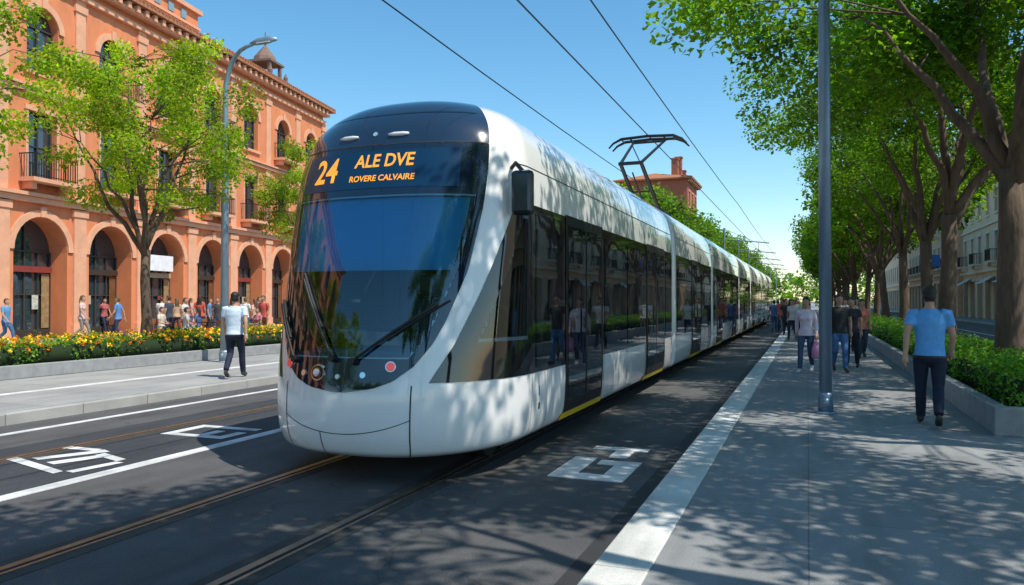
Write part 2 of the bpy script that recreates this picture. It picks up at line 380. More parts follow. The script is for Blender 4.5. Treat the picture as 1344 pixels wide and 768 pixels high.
for mi,(ya,yb) in enumerate(zip(starts,gaps)):
    module_shell('module_shell',ya,yb,M_white)
    Lm=yb-ya
    if mi<len(gaps)-1:
        bb=MB(); nr=9
        for j in range(nr):
            y=yb-.02+(.36)*j/(nr-1); rg=ring(.955 if j%2 else .915); nn=len(rg)
            for x,z in rg: bb.v.append((CX+x,y,z))
        for j in range(nr-1):
            for i in range(nn-1):
                a=j*nn+i; bb.f.append((a,a+nn,a+nn+1,a+1)); bb.m.append(0)
        bb.obj('bellows',M_bel,tram,TL)
    y_a=ya if mi==0 else ya+.14; y_b=yb-.14
    for sg in (1,-1):
        side_patch('window_band',sg,y_a,y_b,.95,2.70,.005,M_blk)
        if mi==0: doors=[(8.62,10.35),(13.45,15.25)]
        elif Lm<8: doors=[(ya+Lm/2-.85,ya+Lm/2+.85)]
        else: doors=[(ya+1.1,ya+2.8),(yb-2.8,yb-1.1)]
        gb=MB(); fb=MB()
        for (d0,d1) in doors:
            side_patch('',sg,d0,d1,.38,2.72,.012,None,fb,0)
            side_patch('',sg,d0-.1,d1+.1,.265,.375,.018,None,fb,1)
            mid=(d0+d1)/2
            for (a,c) in ((d0+.09,mid-.035),(mid+.035,d1-.09)):
                side_patch('',sg,a,c,.52,2.6,.016,None,gb,0)
            side_patch('',sg,mid-.008,mid+.008,.38,2.7,.018,None,fb,2)
            fb.tube([(CX+sg*(1.35+.05),mid-.12,1.1),(CX+sg*(1.35+.05),mid-.12,1.6)],.012,6,2)
        edges=[y_a]+[v for d in doors for v in d]+[y_b]
        for k in range(0,len(edges),2):
            a,c=edges[k]+.1,edges[k+1]-.08
            if c-a<.5: continue
            nw=max(1,round((c-a)/1.55)); st=(c-a)/nw
            for q in range(nw):
                side_patch('',sg,a+q*st+.03,a+(q+1)*st-.03,1.02,2.58,.011,None,gb,0)
                if st>1.2: side_patch('',sg,a+q*st+.03,a+(q+1)*st-.03,2.16,2.185,.013,None,fb,0)
            for q in range(nw+1):
                yy=a+q*st
                side_patch('',sg,yy-.006,yy+.006,.27,.945,.003,None,fb,2)
        side_patch('',sg,y_a,y_b,3.085,3.097,.003,None,fb,2)
        side_patch('',sg,y_a,y_b,.285,.30,.003,None,fb,2)
        gb.obj('side_windows',M_sg,tram,TL,recalc=False)
        fb.obj('door_frames',[M_seal,M_yel,M_seam],tram,TL,recalc=False)
for sg in (1,-1):
    f,g=(lambda z:.82,lambda z:2.0) if sg>0 else (lambda z:-2.0,lambda z:-.82)
    patch('shoulder_seam',f,g,pz(3.085),pz(3.097),40,1,.003,M_seam)
b=MB(); b.box(CX-1.1,CX+1.1,Y0+1.35,66,.20,.40); b.box(CX-.7,CX+.7,Y0+.5,Y0+1.349,.24,.40)
for yb in [8.6,12.8,19.9,28,36.3,44.5,53,61]:
    for dy in (-.9,.9):
        for sx in (-.72,.72):
            b.tube([(CX+sx-.06,yb+dy,.30),(CX+sx+.06,yb+dy,.30)],.29,20,0,ref=(0,0,1))
b.obj('bogies',M_gray,tram,TL)
M_seat=mat('seat_fabric',(.04,.07,.14),.8)
M_dash=mat('dashboard',(.07,.20,.32),.45,var=.1)
b=MB(); b.box(CX-.9,CX+.9,Y0+.75,Y0+2.5,.42,.5,0); b.obj('cab_floor',M_lin,tram,TL)
b=MB(); b.box(CX-.72,CX+.72,Y0+.42,Y0+.95,.5,1.22,0)
b.box(CX-.5,CX+.5,Y0+.72,Y0+.80,1.222,1.42,1); b.box(CX-.68,CX-.56,Y0+.6,Y0+.75,1.222,1.36,1); b.obj('dashboard',[M_dash,M_blk],tram,TL,smooth=False,bevel=.03)
b=MB(); b.box(CX-.27,CX+.27,Y0+1.35,Y0+1.85,.85,1.0); b.box(CX-.25,CX+.25,Y0+1.8,Y0+1.95,1.0,1.75); b.box(CX-.15,CX+.15,Y0+1.8,Y0+1.92,1.78,2.0); b.box(CX-.1,CX+.1,Y0+1.5,Y0+1.7,.5,.85)
b.obj('driver_seat',M_seat,tram,TL,bevel=.04)
b=MB(); b.box(CX-1.25,CX+1.25,Y0+2.42,Y0+2.46,.5,1.15,0); b.box(CX-1.25,CX-.75,Y0+2.42,Y0+2.46,1.15,3.0,0); b.box(CX+.75,CX+1.25,Y0+2.42,Y0+2.46,1.15,3.0,0); b.box(CX-.75,CX+.75,Y0+2.42,Y0+2.46,2.5,3.0,0)
b.box(CX-.04,CX+.04,Y0+2.42,Y0+2.46,1.15,2.5,0); b.box(CX-1.3,CX+1.3,8.6,16,2.9,2.95,0); b.box(CX-1.3,CX+1.3,8.6,16,.42,.46,0)
b.obj('cab_partition',mat('partition',(.16,.20,.24),.5),tram,TL)
b=MB()
for k in range(7):
    for sx in (-.85,.85):
        y=9.3+k*.95; b.box(CX+sx-.42,CX+sx+.42,y,y+.45,.8,.92); b.box(CX+sx-.42,CX+sx+.42,y+.4,y+.5,.92,1.6)
b.obj('passenger_seats',M_seat,tram,TL,bevel=.03)
M_skyrefl=mat('sky_reflection_band',(.13,.55,.84),.6,var=.05)
patch('sky_reflection_band',lambda z:-te(z)+.07,lambda z:te(z)-.07,pz(2.0),pz(2.74),40,8,-.045,M_skyrefl)  # blue surface behind the glass, painted as the sky's reflection in the windshield
patch('display_panel',lambda z:-.47,lambda z:.46,pz(2.80),pz(3.20),40,10,.010,mat('display_panel',(.004,.035,.09),.25,var=0))
M_led=mat('led_orange',(.5,.2,.02),.5,var=0,emit=(1,.40,.05),es=.85)
def text_on(body,xc,zc,size,m,off=.014,sx=1.0,name='display_text',bold=.006):
    cu=bpy.data.curves.new('t','FONT'); cu.body=body; cu.size=size; cu.align_x='CENTER'; cu.align_y='CENTER'; cu.offset=bold; cu.resolution_u=3
    ob=bpy.data.objects.new('t',cu); COL.objects.link(ob)
    dg=bpy.context.evaluated_depsgraph_get(); dg.update()
    me=bpy.data.meshes.new_from_object(ob.evaluated_get(dg)); bpy.data.objects.remove(ob)
    for v in me.vertices:
        q=Sx(xc+v.co.x*sx,zc+v.co.y,off); v.co=q
    me.materials.clear(); me.materials.append(m)
    o2=bpy.data.objects.new(name,me); COL.objects.link(o2); o2.parent=tram; o2.matrix_parent_inverse=Matrix.Translation(Vector(TL)).inverted()
text_on('24',-.56,3.0,.36,M_led,sx=.85,bold=.008)
text_on('ALE DVE',.12,3.08,.19,M_led,sx=.9,bold=.004)
text_on('ROVERE CALVAIRE',.12,2.90,.085,M_led,sx=1.0,bold=.002)
M_lamp=mat('lamp_lens_white',(.85,.87,.9),.2,var=0,coat=1)
b=MB()
for x in (-.36,.22):
    pts=[Sx(x+dx,3.36,.02) for dx in (-.11,-.05,.05,.11)]
    b.tube(pts,[(.012,.012),(.02,.022),(.02,.022),(.012,.012)],10,ref=(0,0,1))
b.obj('marker_lights',M_lamp,tram,TL,smooth=True)
b=MB(); b.tube([Sx(-.05,3.38,.013),Sx(-.05,3.38,.018)],.025,16,ref=(0,0,1)); b.obj('logo',mat('logo',(.4,.6,.7),.4,.3,var=0),tram,TL)
def disc(b,x,z,r,d,m,n=20,o0=.006):
    a=Sx(x,z,o0); c=Sx(x,z,o0+d); b.tube([a,c],[r,r*.9],n,m,ref=(0,0,1))
b=MB()
M_chr=mat('chrome',(.75,.77,.8),.12,1,var=0); M_red=mat('red_lens',(.6,.05,.04),.15,var=0,coat=1,emit=(.9,.12,.1),es=.35)
for x in (-.64,.49):
    disc(b,x,1.10,.055,.012,0); disc(b,x,1.10,.044,.022,1)
disc(b,-.24,1.03,.085,.018,0); disc(b,-.24,1.03,.070,.028,2); disc(b,-.24,1.03,.045,.036,0); disc(b,-.24,1.03,.03,.045,3)
disc(b,-.42,1.02,.032,.014,0); disc(b,-.02,1.0,.028,.014,0); disc(b,-.02,1.0,.02,.02,3); disc(b,.24,1.02,.032,.014,0)
b.obj('headlights',[M_chr,M_red,M_blk,M_lamp],tram,TL)
b=MB()
def wiper(x0,z0,x1,z1):
    n=8; pts=[Sx(x0+(x1-x0)*i/n,z0+(z1-z0)*i/n,.05) for i in range(n+1)]
    b.tube(pts,[.014]*(n+1),8)
    b2=[Sx(x0+(x1-x0)*(.40+.70*i/n)+.025,z0+(z1-z0)*(.40+.70*i/n)-.012,.028) for i in range(n+1)]
    b.tube(b2,[(.012,.022)]*(n+1),6)
    disc(b,x0,z0,.035,.06,0,12)
wiper(-.08,1.16,-.55,1.90); wiper(.14,1.14,.82,1.66); wiper(-.54,1.14,-.90,1.66)
b.obj('wipers',mat('wiper_black',(.012,.012,.013),.5,var=0),tram,TL)
sg=1
b=MB(); X=CX+sg*1.43
b.box(X-.12,X+.10,6.93,7.05,2.54,2.98); 
b.obj('mirror_housing',mat('mirror_black',(.012,.018,.03),.2,var=0,coat=.5),tram,TL,bevel=.04)
b=MB(); b.tube([(CX+sg*1.22,7.15,3.02),(CX+sg*1.32,7.06,3.07),(X,7.0,2.96)],.022,8); b.obj('mirror_arm',M_seal,tram,TL)
b=MB(); b.box(X-.09,X+.08,7.053,7.058,2.58,2.94); b.obj('mirror_glass',M_chr,tram,TL)
M_pan=mat('pantograph_steel',(.02,.021,.023),.45,.5,var=0)
M_ins=mat('insulator',(.25,.10,.06),.4,var=.1)
b=MB(); PX=-4.0
for sx in (-.5,.5):
    for dy in (-.6,.6): b.tube([(PX+sx,20.3+dy,3.78),(PX+sx,20.3+dy,3.86),(PX+sx,20.3+dy,3.9),(PX+sx,20.3+dy,4.0)],[.07,.05,.07,.04],10,1)
    b.tube([(PX+sx,19.6,4.02),(PX+sx,21.0,4.02)],.035,8)
for y in (19.7,20.9): b.tube([(PX-.55,y,4.02),(PX+.55,y,4.02)],.035,8)
for sx in (-.28,.28):
    b.tube([(PX+sx,20.8,4.05),(PX+sx*.9,18.3,5.05)],[.06,.05],8)
    b.tube([(PX+sx*.9,18.3,5.05),(PX+sx*1.5,20.55,6.0)],[.04,.032],8)
b.tube([(PX-.3,18.3,5.05),(PX+.3,18.3,5.05)],.045,8)
b.tube([(PX-.26,19.6,4.53),(PX+.26,19.6,4.53)],.022,8)
b.tube([(PX+.28,19.2,4.7),(PX-.4,20.3,5.9)],.014,6); b.tube([(PX,20.3,4.05),(PX,18.5,4.85)],.02,6)
b.tube([(PX-.45,20.55,6.0),(PX+.45,20.55,6.0)],.03,8)
for dy in (-.22,.22):
    y=20.55+dy
    b.tube([(PX-1.05,y,5.86),(PX-.92,y,5.99),(PX-.7,y,6.09),(PX,y,6.12),(PX+.7,y,6.09),(PX+.92,y,5.99),(PX+1.05,y,5.86)],[.022,.03,.04,.04,.04,.03,.022],8)
for sx in (-.45,.45,-.7,.7): b.tube([(PX+sx,20.30,6.07),(PX+sx,20.8,6.07)],.02,6)
for sx in (-.45,.45): b.tube([(PX+sx,20.55,6.0),(PX+sx,20.33,6.08)],.018,6)
b.obj('pantograph',[M_pan,M_ins],tram,TL)
b=MB()
for (a,c) in ((10.5,13.6),(25.5,30),(34.5,38.3),(42,47),(58,63)):
    b.box(CX-.62,CX+.62,a,c,3.74,3.95)
b.obj('roof_equipment',M_white,tram,TL,bevel=.05)

# ------------------------------------------------------------------ wires and catenary poles
M_wire=mat('wire',(.02,.022,.025),.5,.5,var=0)
def wire(pts,r=.012):
    b=MB(); b.tube(pts,r,5,ref=(0,0,1)); b.obj('overhead_wire',M_wire)
def sag(x,z,amp,y0=-14,span=28,n=8):
    pts=[]
    for k in range(n):
        for q in range(6):
            f=q/6; pts.append((x,y0+(k+f)*span,z-amp*4*f*(1-f)))
    return pts
wire([(-4.0,-20,6.165),(-4.0,220,6.165)],.015)
wire(sag(-6.45,6.62,.10,y0=-20,span=30),.014)
wire(sag(-3.2,6.5,.08,y0=-20,span=30),.014)
M_pole=mat('pole_grey',(.30,.33,.36),.45,.5,var=.08)
for y in (70,85,100,115,130,160,190):
    e=empty('catenary_pole',(-6.9,y,0)); b=MB()
    b.tube([(0,0,0),(0,0,8.2)],[.13,.08],10); b.tube([(0,0,7.2),(3.8,0,6.75)],.05,8); b.tube([(0,0,8.1),(2.4,0,7.0)],.02,6)
    b.tube([(2.9,0,6.8),(2.9,0,6.2)],.02,6)
    b.obj('pole',M_pole,e)

# ------------------------------------------------------------------ street lamps
def street_lamp(x,y,z,h,dirx,r0,r1,color,arm=1.5):
    e=empty('street_lamp',(x,y,z)); m=mat('lamp_'+color[0],color[1],.4,.5,var=.1,ns=3)
    b=MB(); b.tube([(0,0,0),(0,0,.03)],[r0*1.7,r0*1.65],16); b.tube([(0,0,.03),(0,0,.26),(0,0,.30)],[r0*1.18,r0*1.14,r0],16)
    b.box(-r0*.5,r0*.5,-r0*1.22,-r0*1.10,.09,.22)
    pts=[(0,0,.30),(0,0,h*.5),(0,0,h-1.2)]; rad=[r0,(r0+r1)/2,r1]
    for k in range(1,7):
        a=k/6*math.pi/2*.92
        pts.append((dirx*(1-math.cos(a))*arm*.8,0,h-1.2+math.sin(a)*1.15)); rad.append(r1*(1-.3*k/6))
    pts.append((dirx*arm,0,h)); rad.append(r1*.6)
    b.tube(pts,rad,14); b.obj('pole',m,e,smooth=True)
    b=MB(); b.tube([(dirx*(arm-.1),0,h),(dirx*(arm+.1),0,h+.03),(dirx*(arm+.42),0,h+.04),(dirx*(arm+.68),0,h+.02)],[(.04,.05),(.09,.05),(.10,.05),(.04,.03)],12,ref=(0,1,0))
    b.obj('lamp_head',m,e,smooth=True)
    b=MB(); b.box(min(dirx*(arm+.1),dirx*(arm+.5)),max(dirx*(arm+.1),dirx*(arm+.5)),-.06,.06,h-.03,h-.012); b.obj('lens',M_lamp,e)
street_lamp(-13.8,15.4,.15,8.0,1,.11,.07,('grey',(.30,.38,.45)),.9)
street_lamp(-13.8,45.4,.15,8.45,1,.10,.06,('grey',(.30,.38,.45)),.9)
street_lamp(.235,11.75,.1,9.2,-1,.088,.072,('slate',(.20,.29,.40)))

# ------------------------------------------------------------------ foliage
M_bark=mat('bark',(.12,.08,.055),.9,var=.4,ns=9,bump=.8,bs=22,stretch=(1,1,.25))
M_leafR=leaf_mat('leaf_plane',(.10,.185,.014),.5)
M_leafL=leaf_mat('leaf_locust',(.21,.29,.02),.5)
M_hedge=leaf_mat('leaf_hedge',(.10,.23,.02),.35)
def leaves(centers,radii,counts,size,flat=.75,tv=.28):
    C=np.repeat(centers,counts,axis=0); Rr=np.repeat(radii,counts)
    n=len(C); d=rng.normal(size=(n,3)); d/=np.linalg.norm(d,axis=1)[:,None]
    rad=rng.random(n)**.45*Rr; pos=C+d*rad[:,None]*np.array([1,1,flat])
    nrm=rng.normal(size=(n,3))*.75+np.array([0,0,.8])+d*.5; nrm/=np.linalg.norm(nrm,axis=1)[:,None]
    a=np.cross(nrm,rng.normal(size=(n,3))); a/=np.linalg.norm(a,axis=1)[:,None]; bb=np.cross(nrm,a)
    s=size*(.6+.8*rng.random(n))[:,None]
    v=np.stack([pos-a*s*.5,pos+bb*s*.32-nrm*s*.08,pos+a*s*.5,pos-bb*s*.32-nrm*s*.08],axis=1).reshape(-1,3)
    ct=np.repeat(1+tv*rng.normal(size=len(centers)),counts)*(1+.18*rng.normal(size=n))
    ct=np.clip(ct,.35,1.9); yel=1+.15*rng.normal(size=n)
    col=np.stack([ct*np.clip(yel,.6,1.6),ct,ct*.9,np.ones(n)],axis=1)
    return v,np.repeat(col,4,axis=0)
def fmesh(name,mb,v,col,mats,lm):
    me=bpy.data.meshes.new(name); nb=len(mb.v); n=len(v)//4
    faces=list(mb.f)+(np.arange(n*4).reshape(-1,4)+nb).tolist()
    me.from_pydata(list(mb.v)+v.tolist(),[],faces)
    for m in mats: me.materials.append(m)
    me.polygons.foreach_set('material_index',list(mb.m)+[lm]*n)
    me.polygons.foreach_set('use_smooth',[True]*len(mb.f)+[False]*n)
    at=me.color_attributes.new('tint','FLOAT_COLOR','POINT')
    full=np.concatenate([np.ones((nb,4)),col]).astype(np.float32); at.data.foreach_set('color',full.ravel())
    me.update(); return me
def tree_mesh(name,seed,fork,cz,rx,rz,nc,cr,lc,ls,lm,trunk=.2,limbs=6,lowcut=-.55,lean=.3,hole=.25,nh=7):
    global rng
    rng=np.random.default_rng(seed); rd=random.Random(seed)
    b=MB(); lx,ly=rd.uniform(-lean,lean),rd.uniform(-lean,lean)
    top=Vector((lx,ly,fork))
    b.tube([(0,0,-.1),(0.0,0,.15),(lx*.3+.03,ly*.3,fork*.35),(lx*.6-.02,ly*.6,fork*.7),tuple(top)],[trunk*1.6,trunk*1.15,trunk*.95,trunk*.88,trunk*.85],12)
    nodes=[]
    for k in range(limbs):
        a=2*math.pi*k/limbs+rd.uniform(-.35,.35); rr=rx*rd.uniform(.45,.75); zz=cz+rz*rd.uniform(-.25,.65)
        end=Vector((math.cos(a)*rr,math.sin(a)*rr,zz))
        if k==limbs-1: end=Vector((rd.uniform(-.5,.5),rd.uniform(-.5,.5),cz+rz*.75))
        st=top+Vector((0,0,rd.uniform(-.5,.1)*fork*.25)); pts=[];n=8
        mid=(st+end)/2+Vector((rd.uniform(-.4,.4),rd.uniform(-.4,.4),rd.uniform(-.1,.5)))-Vector((math.cos(a),math.sin(a),0))*rr*.12
        for i in range(n+1):
            f=i/n; q=st*(1-f)**2+mid*2*f*(1-f)+end*f*f
            q+=Vector((rd.uniform(-1,1),rd.uniform(-1,1),rd.uniform(-1,1)))*.07*(0<i<n); pts.append(q)
            if i>1: nodes.append((q,trunk*.5*(1-f*.8)))
        b.tube(pts,[trunk*(.56-.48*i/n) for i in range(n+1)],8)
    cs=[]
    g=0
    blobs=[(rd.uniform(-1,1),rd.uniform(-1,1),rd.uniform(-1,1)) for _ in range(nh)]
    while len(cs)<nc and g<20000:
        g+=1
        d=np.array([rd.gauss(0,1) for _ in range(3)]); d/=np.linalg.norm(d); r=rd.random()**.42
        q=d*r
        if q[2]<lowcut+.25*rd.random(): continue
        if r<.35 : continue
        if any((q[0]-h[0])**2+(q[1]-h[1])**2+(q[2]-h[2])**2<hole**2 for h in blobs): continue
        rim=1+.16*math.sin(3*math.atan2(d[1],d[0])+seed)+.1*math.sin(5*d[2]*3+seed*2)
        zz=q[2]*rz
        cs.append((q[0]*rx*rim,q[1]*rx*rim,cz+zz))
    for c in cs:
        cv=Vector(c); nn=min(nodes,key=lambda q:(q[0]-cv).length+max(0,(q[0].z-cv.z))*.8)
        mid=(nn[0]+cv)/2+Vector((rd.uniform(-.2,.2),rd.uniform(-.2,.2),rd.uniform(0,.25)))
        r0=max(.012,min(nn[1]*.5,.05)); b.tube([nn[0],mid,cv],[r0,r0*.6,.008],5)
    cs=np.array(cs); rad=cr*(.65+.7*rng.random(len(cs))); cnt=(lc*(rad/cr)**2).astype(int)+5
    v,col=leaves(cs,rad,cnt,ls)
    return fmesh(name,b,v,col,[M_bark,lm],1)
def put(name,me,x,y,z,rot,s=1,sz=None):
    o=bpy.data.objects.new(name,me); COL.objects.link(o); o.location=(x,y,z); o.rotation_euler=(0,0,rot); o.scale=(s,s,sz or s); return o
TR=[tree_mesh('plane_tree_a',3,3.6,7.1,4.3,3.0,104,.74,320,.12,M_leafR,.21,7,lowcut=-.42,lean=.25,hole=.44,nh=10),
    tree_mesh('plane_tree_b',11,3.5,7.0,4.1,3.1,98,.76,320,.12,M_leafR,.19,6,lowcut=-.42,lean=.3,hole=.44,nh=10)]
TF=tree_mesh('plane_tree_far',21,3.2,6.9,4.2,3.3,95,.95,105,.27,M_leafR,.2,5,lowcut=-.45)
TLm=[tree_mesh('locust_tree_a',5,2.5,5.2,2.75,2.35,98,.45,240,.088,M_leafL,.13,8,lowcut=-.8,lean=.15,hole=.32,nh=8),
    tree_mesh('locust_tree_b',8,2.6,5.1,2.7,2.3,98,.45,240,.088,M_leafL,.12,7,lowcut=-.8,lean=.15,hole=.3,nh=7)]
rrs=[(-9.5,3.9,.95),(-2.6,3.6,1.1),(3.2,3.6,1.12),(9.2,3.9,.96),(15.0,3.2,1.14),(21.3,3.2,1.06),(28.2,3.7,.98),(35,3.7,.98)]
for i,(y,x,s) in enumerate(rrs): put('plane_tree',TR[i%2],x,y,.3,i*1.9+.4,s,1.0)
for i in range(15): put('plane_tree',TF,3.7+random.uniform(-.2,.2),42+i*7.2,.3,i*2.3,.96+random.uniform(-.06,.06))
lt=[(-15.6,14.6,0,1.0),(-15.6,8.8,1,1.06),(-15.7,22.3,1,.9),(-15.5,29,0,.9),(-15.6,36,1,1),(-15.6,2,0,1),(-15.6,-5,1,1),(-15.6,-12,0,1.1),(-15.6,43,0,1)]
for i,(x,y,k,s) in enumerate(lt): put('locust_tree',TLm[k],x,y,.3,i*1.7+1.2,s,s*1.08)
for i in range(14): put('linden_tree',TF,-11.6+random.uniform(-.5,.5),54+i*7.5,.1,i*1.3,1.0+random.uniform(-.1,.08))
for i in range(4): put('plane_tree',TF,-22+i*7,-38,0,i*1.1,1.1)
b=MB()
e_c=[];rad=[]
for i in range(260):
    e_c.append((random.uniform(-60,40),random.uniform(200,240),random.uniform(1,9))); rad.append(2.6)
v,col=leaves(np.array(e_c),np.array(rad),np.full(260,70),.9); me=fmesh('distant_tree_mass',b,v,col,[M_leafR],0); put('distant_tree_mass',me,0,0,0,0)

def hedge(name,x0,x1,y0,y1,z0,h,near,flow=None,ls=.05,step=.34,dens=120,far=1.0):
    global rng
    rng=np.random.default_rng(int(abs(x0*10))+1)
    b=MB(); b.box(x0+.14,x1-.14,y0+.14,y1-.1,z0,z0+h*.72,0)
    cs=[];rad=[];cnt=[];y=y0+.15
    while y<y1:
        st=step*(1 if y<near else 2.0); hh=h*(1+.10*math.sin(y*2.1)+.06*math.sin(y*5.3))
        for k in range(max(2,int((x1-x0)/step))):
            x=x0+.15+(x1-x0-.3)*(k+random.uniform(.1,.9))/max(2,int((x1-x0)/step))
            for zz in (hh*.35,hh*.78):
                cs.append((x,y+random.uniform(-.1,.1),z0+zz*random.uniform(.85,1.1))); rad.append(.25*(1 if y<near else 1.6)); cnt.append(dens if y<near else int(dens*.6))
        y+=st
    cs=np.array(cs); rad=np.array(rad)
    v,col=leaves(cs,rad,np.array(cnt),ls,flat=.85,tv=.2)
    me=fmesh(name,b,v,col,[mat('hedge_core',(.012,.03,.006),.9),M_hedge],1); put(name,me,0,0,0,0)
    if flow:
        n=2300; c=np.stack([rng.uniform(x0+.1,x1+.02,n),rng.uniform(y0,min(y1,30),n),z0+h*rng.uniform(.55,1.15,n)],axis=1)
        for fi,(fc,fn) in enumerate((((.9,.60,.03),'yellow'),((.85,.25,.03),'orange'))):
            cc=c[:1500] if fi==0 else c[1500:]; v,col=leaves(cc,np.full(len(cc),.05),np.full(len(cc),7),.06); me=fmesh('flowers_'+fn,MB(),v,col,[leaf_mat('flower_'+fn,fc,.1)],0); put('flower_bed',me,0,0,0,0)
def planter(x0,x1,y0,y1,z0,z1):
    e=empty('planter',(x0,y0,z0)); b=MB(); t=.16
    b.box(x0,x1,y0,y0+t,z0,z1); b.box(x0,x0+t,y0+t+.002,y1,z0,z1); b.box(x1-t,x1,y0+t+.002,y1,z0,z1)
    b.obj('wall',M_stone,e,(x0,y0,z0),bevel=.015)
    y=y0+3
    b=MB()
    while y<min(y1,60): b.box(x0-.002,x0+t+.002,y,y+.012,z0,z1+.002); y+=3
    b.obj('joints',M_dark,e,(x0,y0,z0))
    b=MB(); b.poly([(x0+t,y0+t,z1-.07),(x1-t,y0+t,z1-.07),(x1-t,y1,z1-.07),(x0+t,y1,z1-.07)]); b.obj('soil',M_soil,e,(x0,y0,z0))
planter(2.06,4.7,10.5,150,.1,.44)
hedge('hedge',2.22,3.5,10.75,90,.36,.50,26,ls=.055,step=.30,dens=140)
planter(-17.0,-14.6,1,120,.15,.42)
hedge('hedge',-16.4,-14.85,1.5,60,.36,.52,24,flow=True,ls=.065,step=.36,dens=80)

# ------------------------------------------------------------------ buildings
M_glass=darkglass('window_glass',(.03,.05,.06),2.0,.05,.8)
M_iron=mat('iron_black',(.015,.015,.017),.5,.4,var=0)
M_tile=mat('roof_tile',(.38,.15,.07),.8,var=.3,ns=6,bump=.6,bs=10)
def opening(wb,x0,x1,z0,z1,cx,ow,a0,a1,arch,th,m=0,gb=None,fb=None,gm=0,tb=None):
    L_,R_=cx-ow/2,cx+ow/2
    wb.poly([(x0,0,z0),(L_,0,z0),(L_,0,z1),(x0,0,z1)],m); wb.poly([(R_,0,z0),(x1,0,z0),(x1,0,z1),(R_,0,z1)],m)
    if a0>z0+.001: wb.poly([(L_,0,z0),(R_,0,z0),(R_,0,a0),(L_,0,a0)],m)
    n=14 if arch else 1; r=ow/2; sp=a1-r if arch else a1
    cur=[]
    for i in range(n+1):
        if arch: a=math.pi*(1-i/n); cur.append((cx+r*math.cos(a),sp+r*math.sin(a)))
        else: cur.append((L_+(R_-L_)*i,a1))
    for i in range(n):
        (xa,za),(xb,zb)=cur[i],cur[i+1]
        wb.poly([(xa,0,za),(xb,0,zb),(xb,0,z1),(xa,0,z1)],m); wb.poly([(xa,0,za),(xa,th,za),(xb,th,zb),(xb,0,zb)],m)
    wb.poly([(L_,0,a0),(L_,th,a0),(L_,th,sp),(L_,0,sp)],m); wb.poly([(R_,0,a0),(R_,0,sp),(R_,th,sp),(R_,th,a0)],m); wb.poly([(L_,0,a0),(R_,0,a0),(R_,th,a0),(L_,th,a0)],m)
    if gb: gb.poly([(L_-.05,th,a0-.05),(R_+.05,th,a0-.05),(R_+.05,th,a1+.05),(L_-.05,th,a1+.05)],gm)
    if fb:
        y0_,y1_=th-.08,th-.02
        fb.box(cx-.035,cx+.035,y0_,y1_,a0,a1-(.0)); 
        fb.box(L_+.002,L_+.07,y0_-.003,y1_,a0,sp); fb.box(R_-.07,R_-.002,y0_-.003,y1_,a0,sp)
        fb.box(L_+.07,R_-.07,y0_-.006,y1_,sp-.04,sp+.03)
        if a1-a0>1.8: fb.box(L_+.07,R_-.07,y0_-.006,y1_,a0+(sp-a0)*.5-.02,a0+(sp-a0)*.5+.02)
        if ow>2.2:
            for q in (-.25,.25): fb.box(cx+ow*q-.03,cx+ow*q+.03,y0_-.009,y1_,a0,sp)
            fb.box(L_+.07,R_-.07,y0_-.012,y1_,a0,a0+.35)
    if tb:
        if arch:
            rr0,rr1,pd=r+.02,r+.30,.07
            for i in range(n):
                a,c=math.pi*(1-i/n),math.pi*(1-(i+1)/n)
                q=[(cx+rr0*math.cos(a),sp+rr0*math.sin(a)),(cx+rr1*math.cos(a),sp+rr1*math.sin(a)),(cx+rr1*math.cos(c),sp+rr1*math.sin(c)),(cx+rr0*math.cos(c),sp+rr0*math.sin(c))]
                tb.poly([(x,-pd,z) for x,z in q]); tb.poly([(q[1][0],-pd,q[1][1]),(q[1][0],0,q[1][1]),(q[2][0],0,q[2][1]),(q[2][0],-pd,q[2][1])])
                tb.poly([(q[0][0],-pd,q[0][1]),(q[3][0],-pd,q[3][1]),(q[3][0],0,q[3][1]),(q[0][0],0,q[0][1])])
            tb.box(cx-.14,cx+.14,-.13,0,sp+r+.0,sp+r+.42)
        else:
            tb.box(L_-.14,L_-.003,-.05,0,a0,a1); tb.box(R_+.003,R_+.14,-.05,0,a0,a1); tb.box(L_-.2,R_+.2,-.09,0,a1+.003,a1+.2)
        if a0>z0+.3: tb.box(L_-.18,R_+.18,-.12,0,a0-.16,a0-.004)
def balcony(ib,tb,cx,wd,z,pr=.75):
    tb.box(cx-wd/2,cx+wd/2,-pr,-.002,z-.16,z)
    for sx in (-wd*.38,wd*.38): tb.box(cx+sx-.1,cx+sx+.1,-pr*.7,-.002,z-.45,z-.163)
    ib.box(cx-wd/2+.03,cx+wd/2-.03,-pr+.03,-pr+.07,z+.93,z+.98); ib.box(cx-wd/2+.03,cx+wd/2-.03,-pr+.03,-pr+.07,z+.08,z+.11)
    n=int(wd/.13)
    for i in range(n+1):
        x=cx-wd/2+.04+(wd-.08)*i/n; ib.box(x-.013,x+.013,-pr+.04,-pr+.06,z,z+.93)
    for x in (cx-wd/2+.03,cx+wd/2-.07):
        ib.box(x,x+.04,-pr+.08,-.0,z+.93,z+.97)
        for k in range(5): ib.box(x+.01,x+.03,-pr+.12+k*.13,-pr+.14+k*.13,z,z+.93)
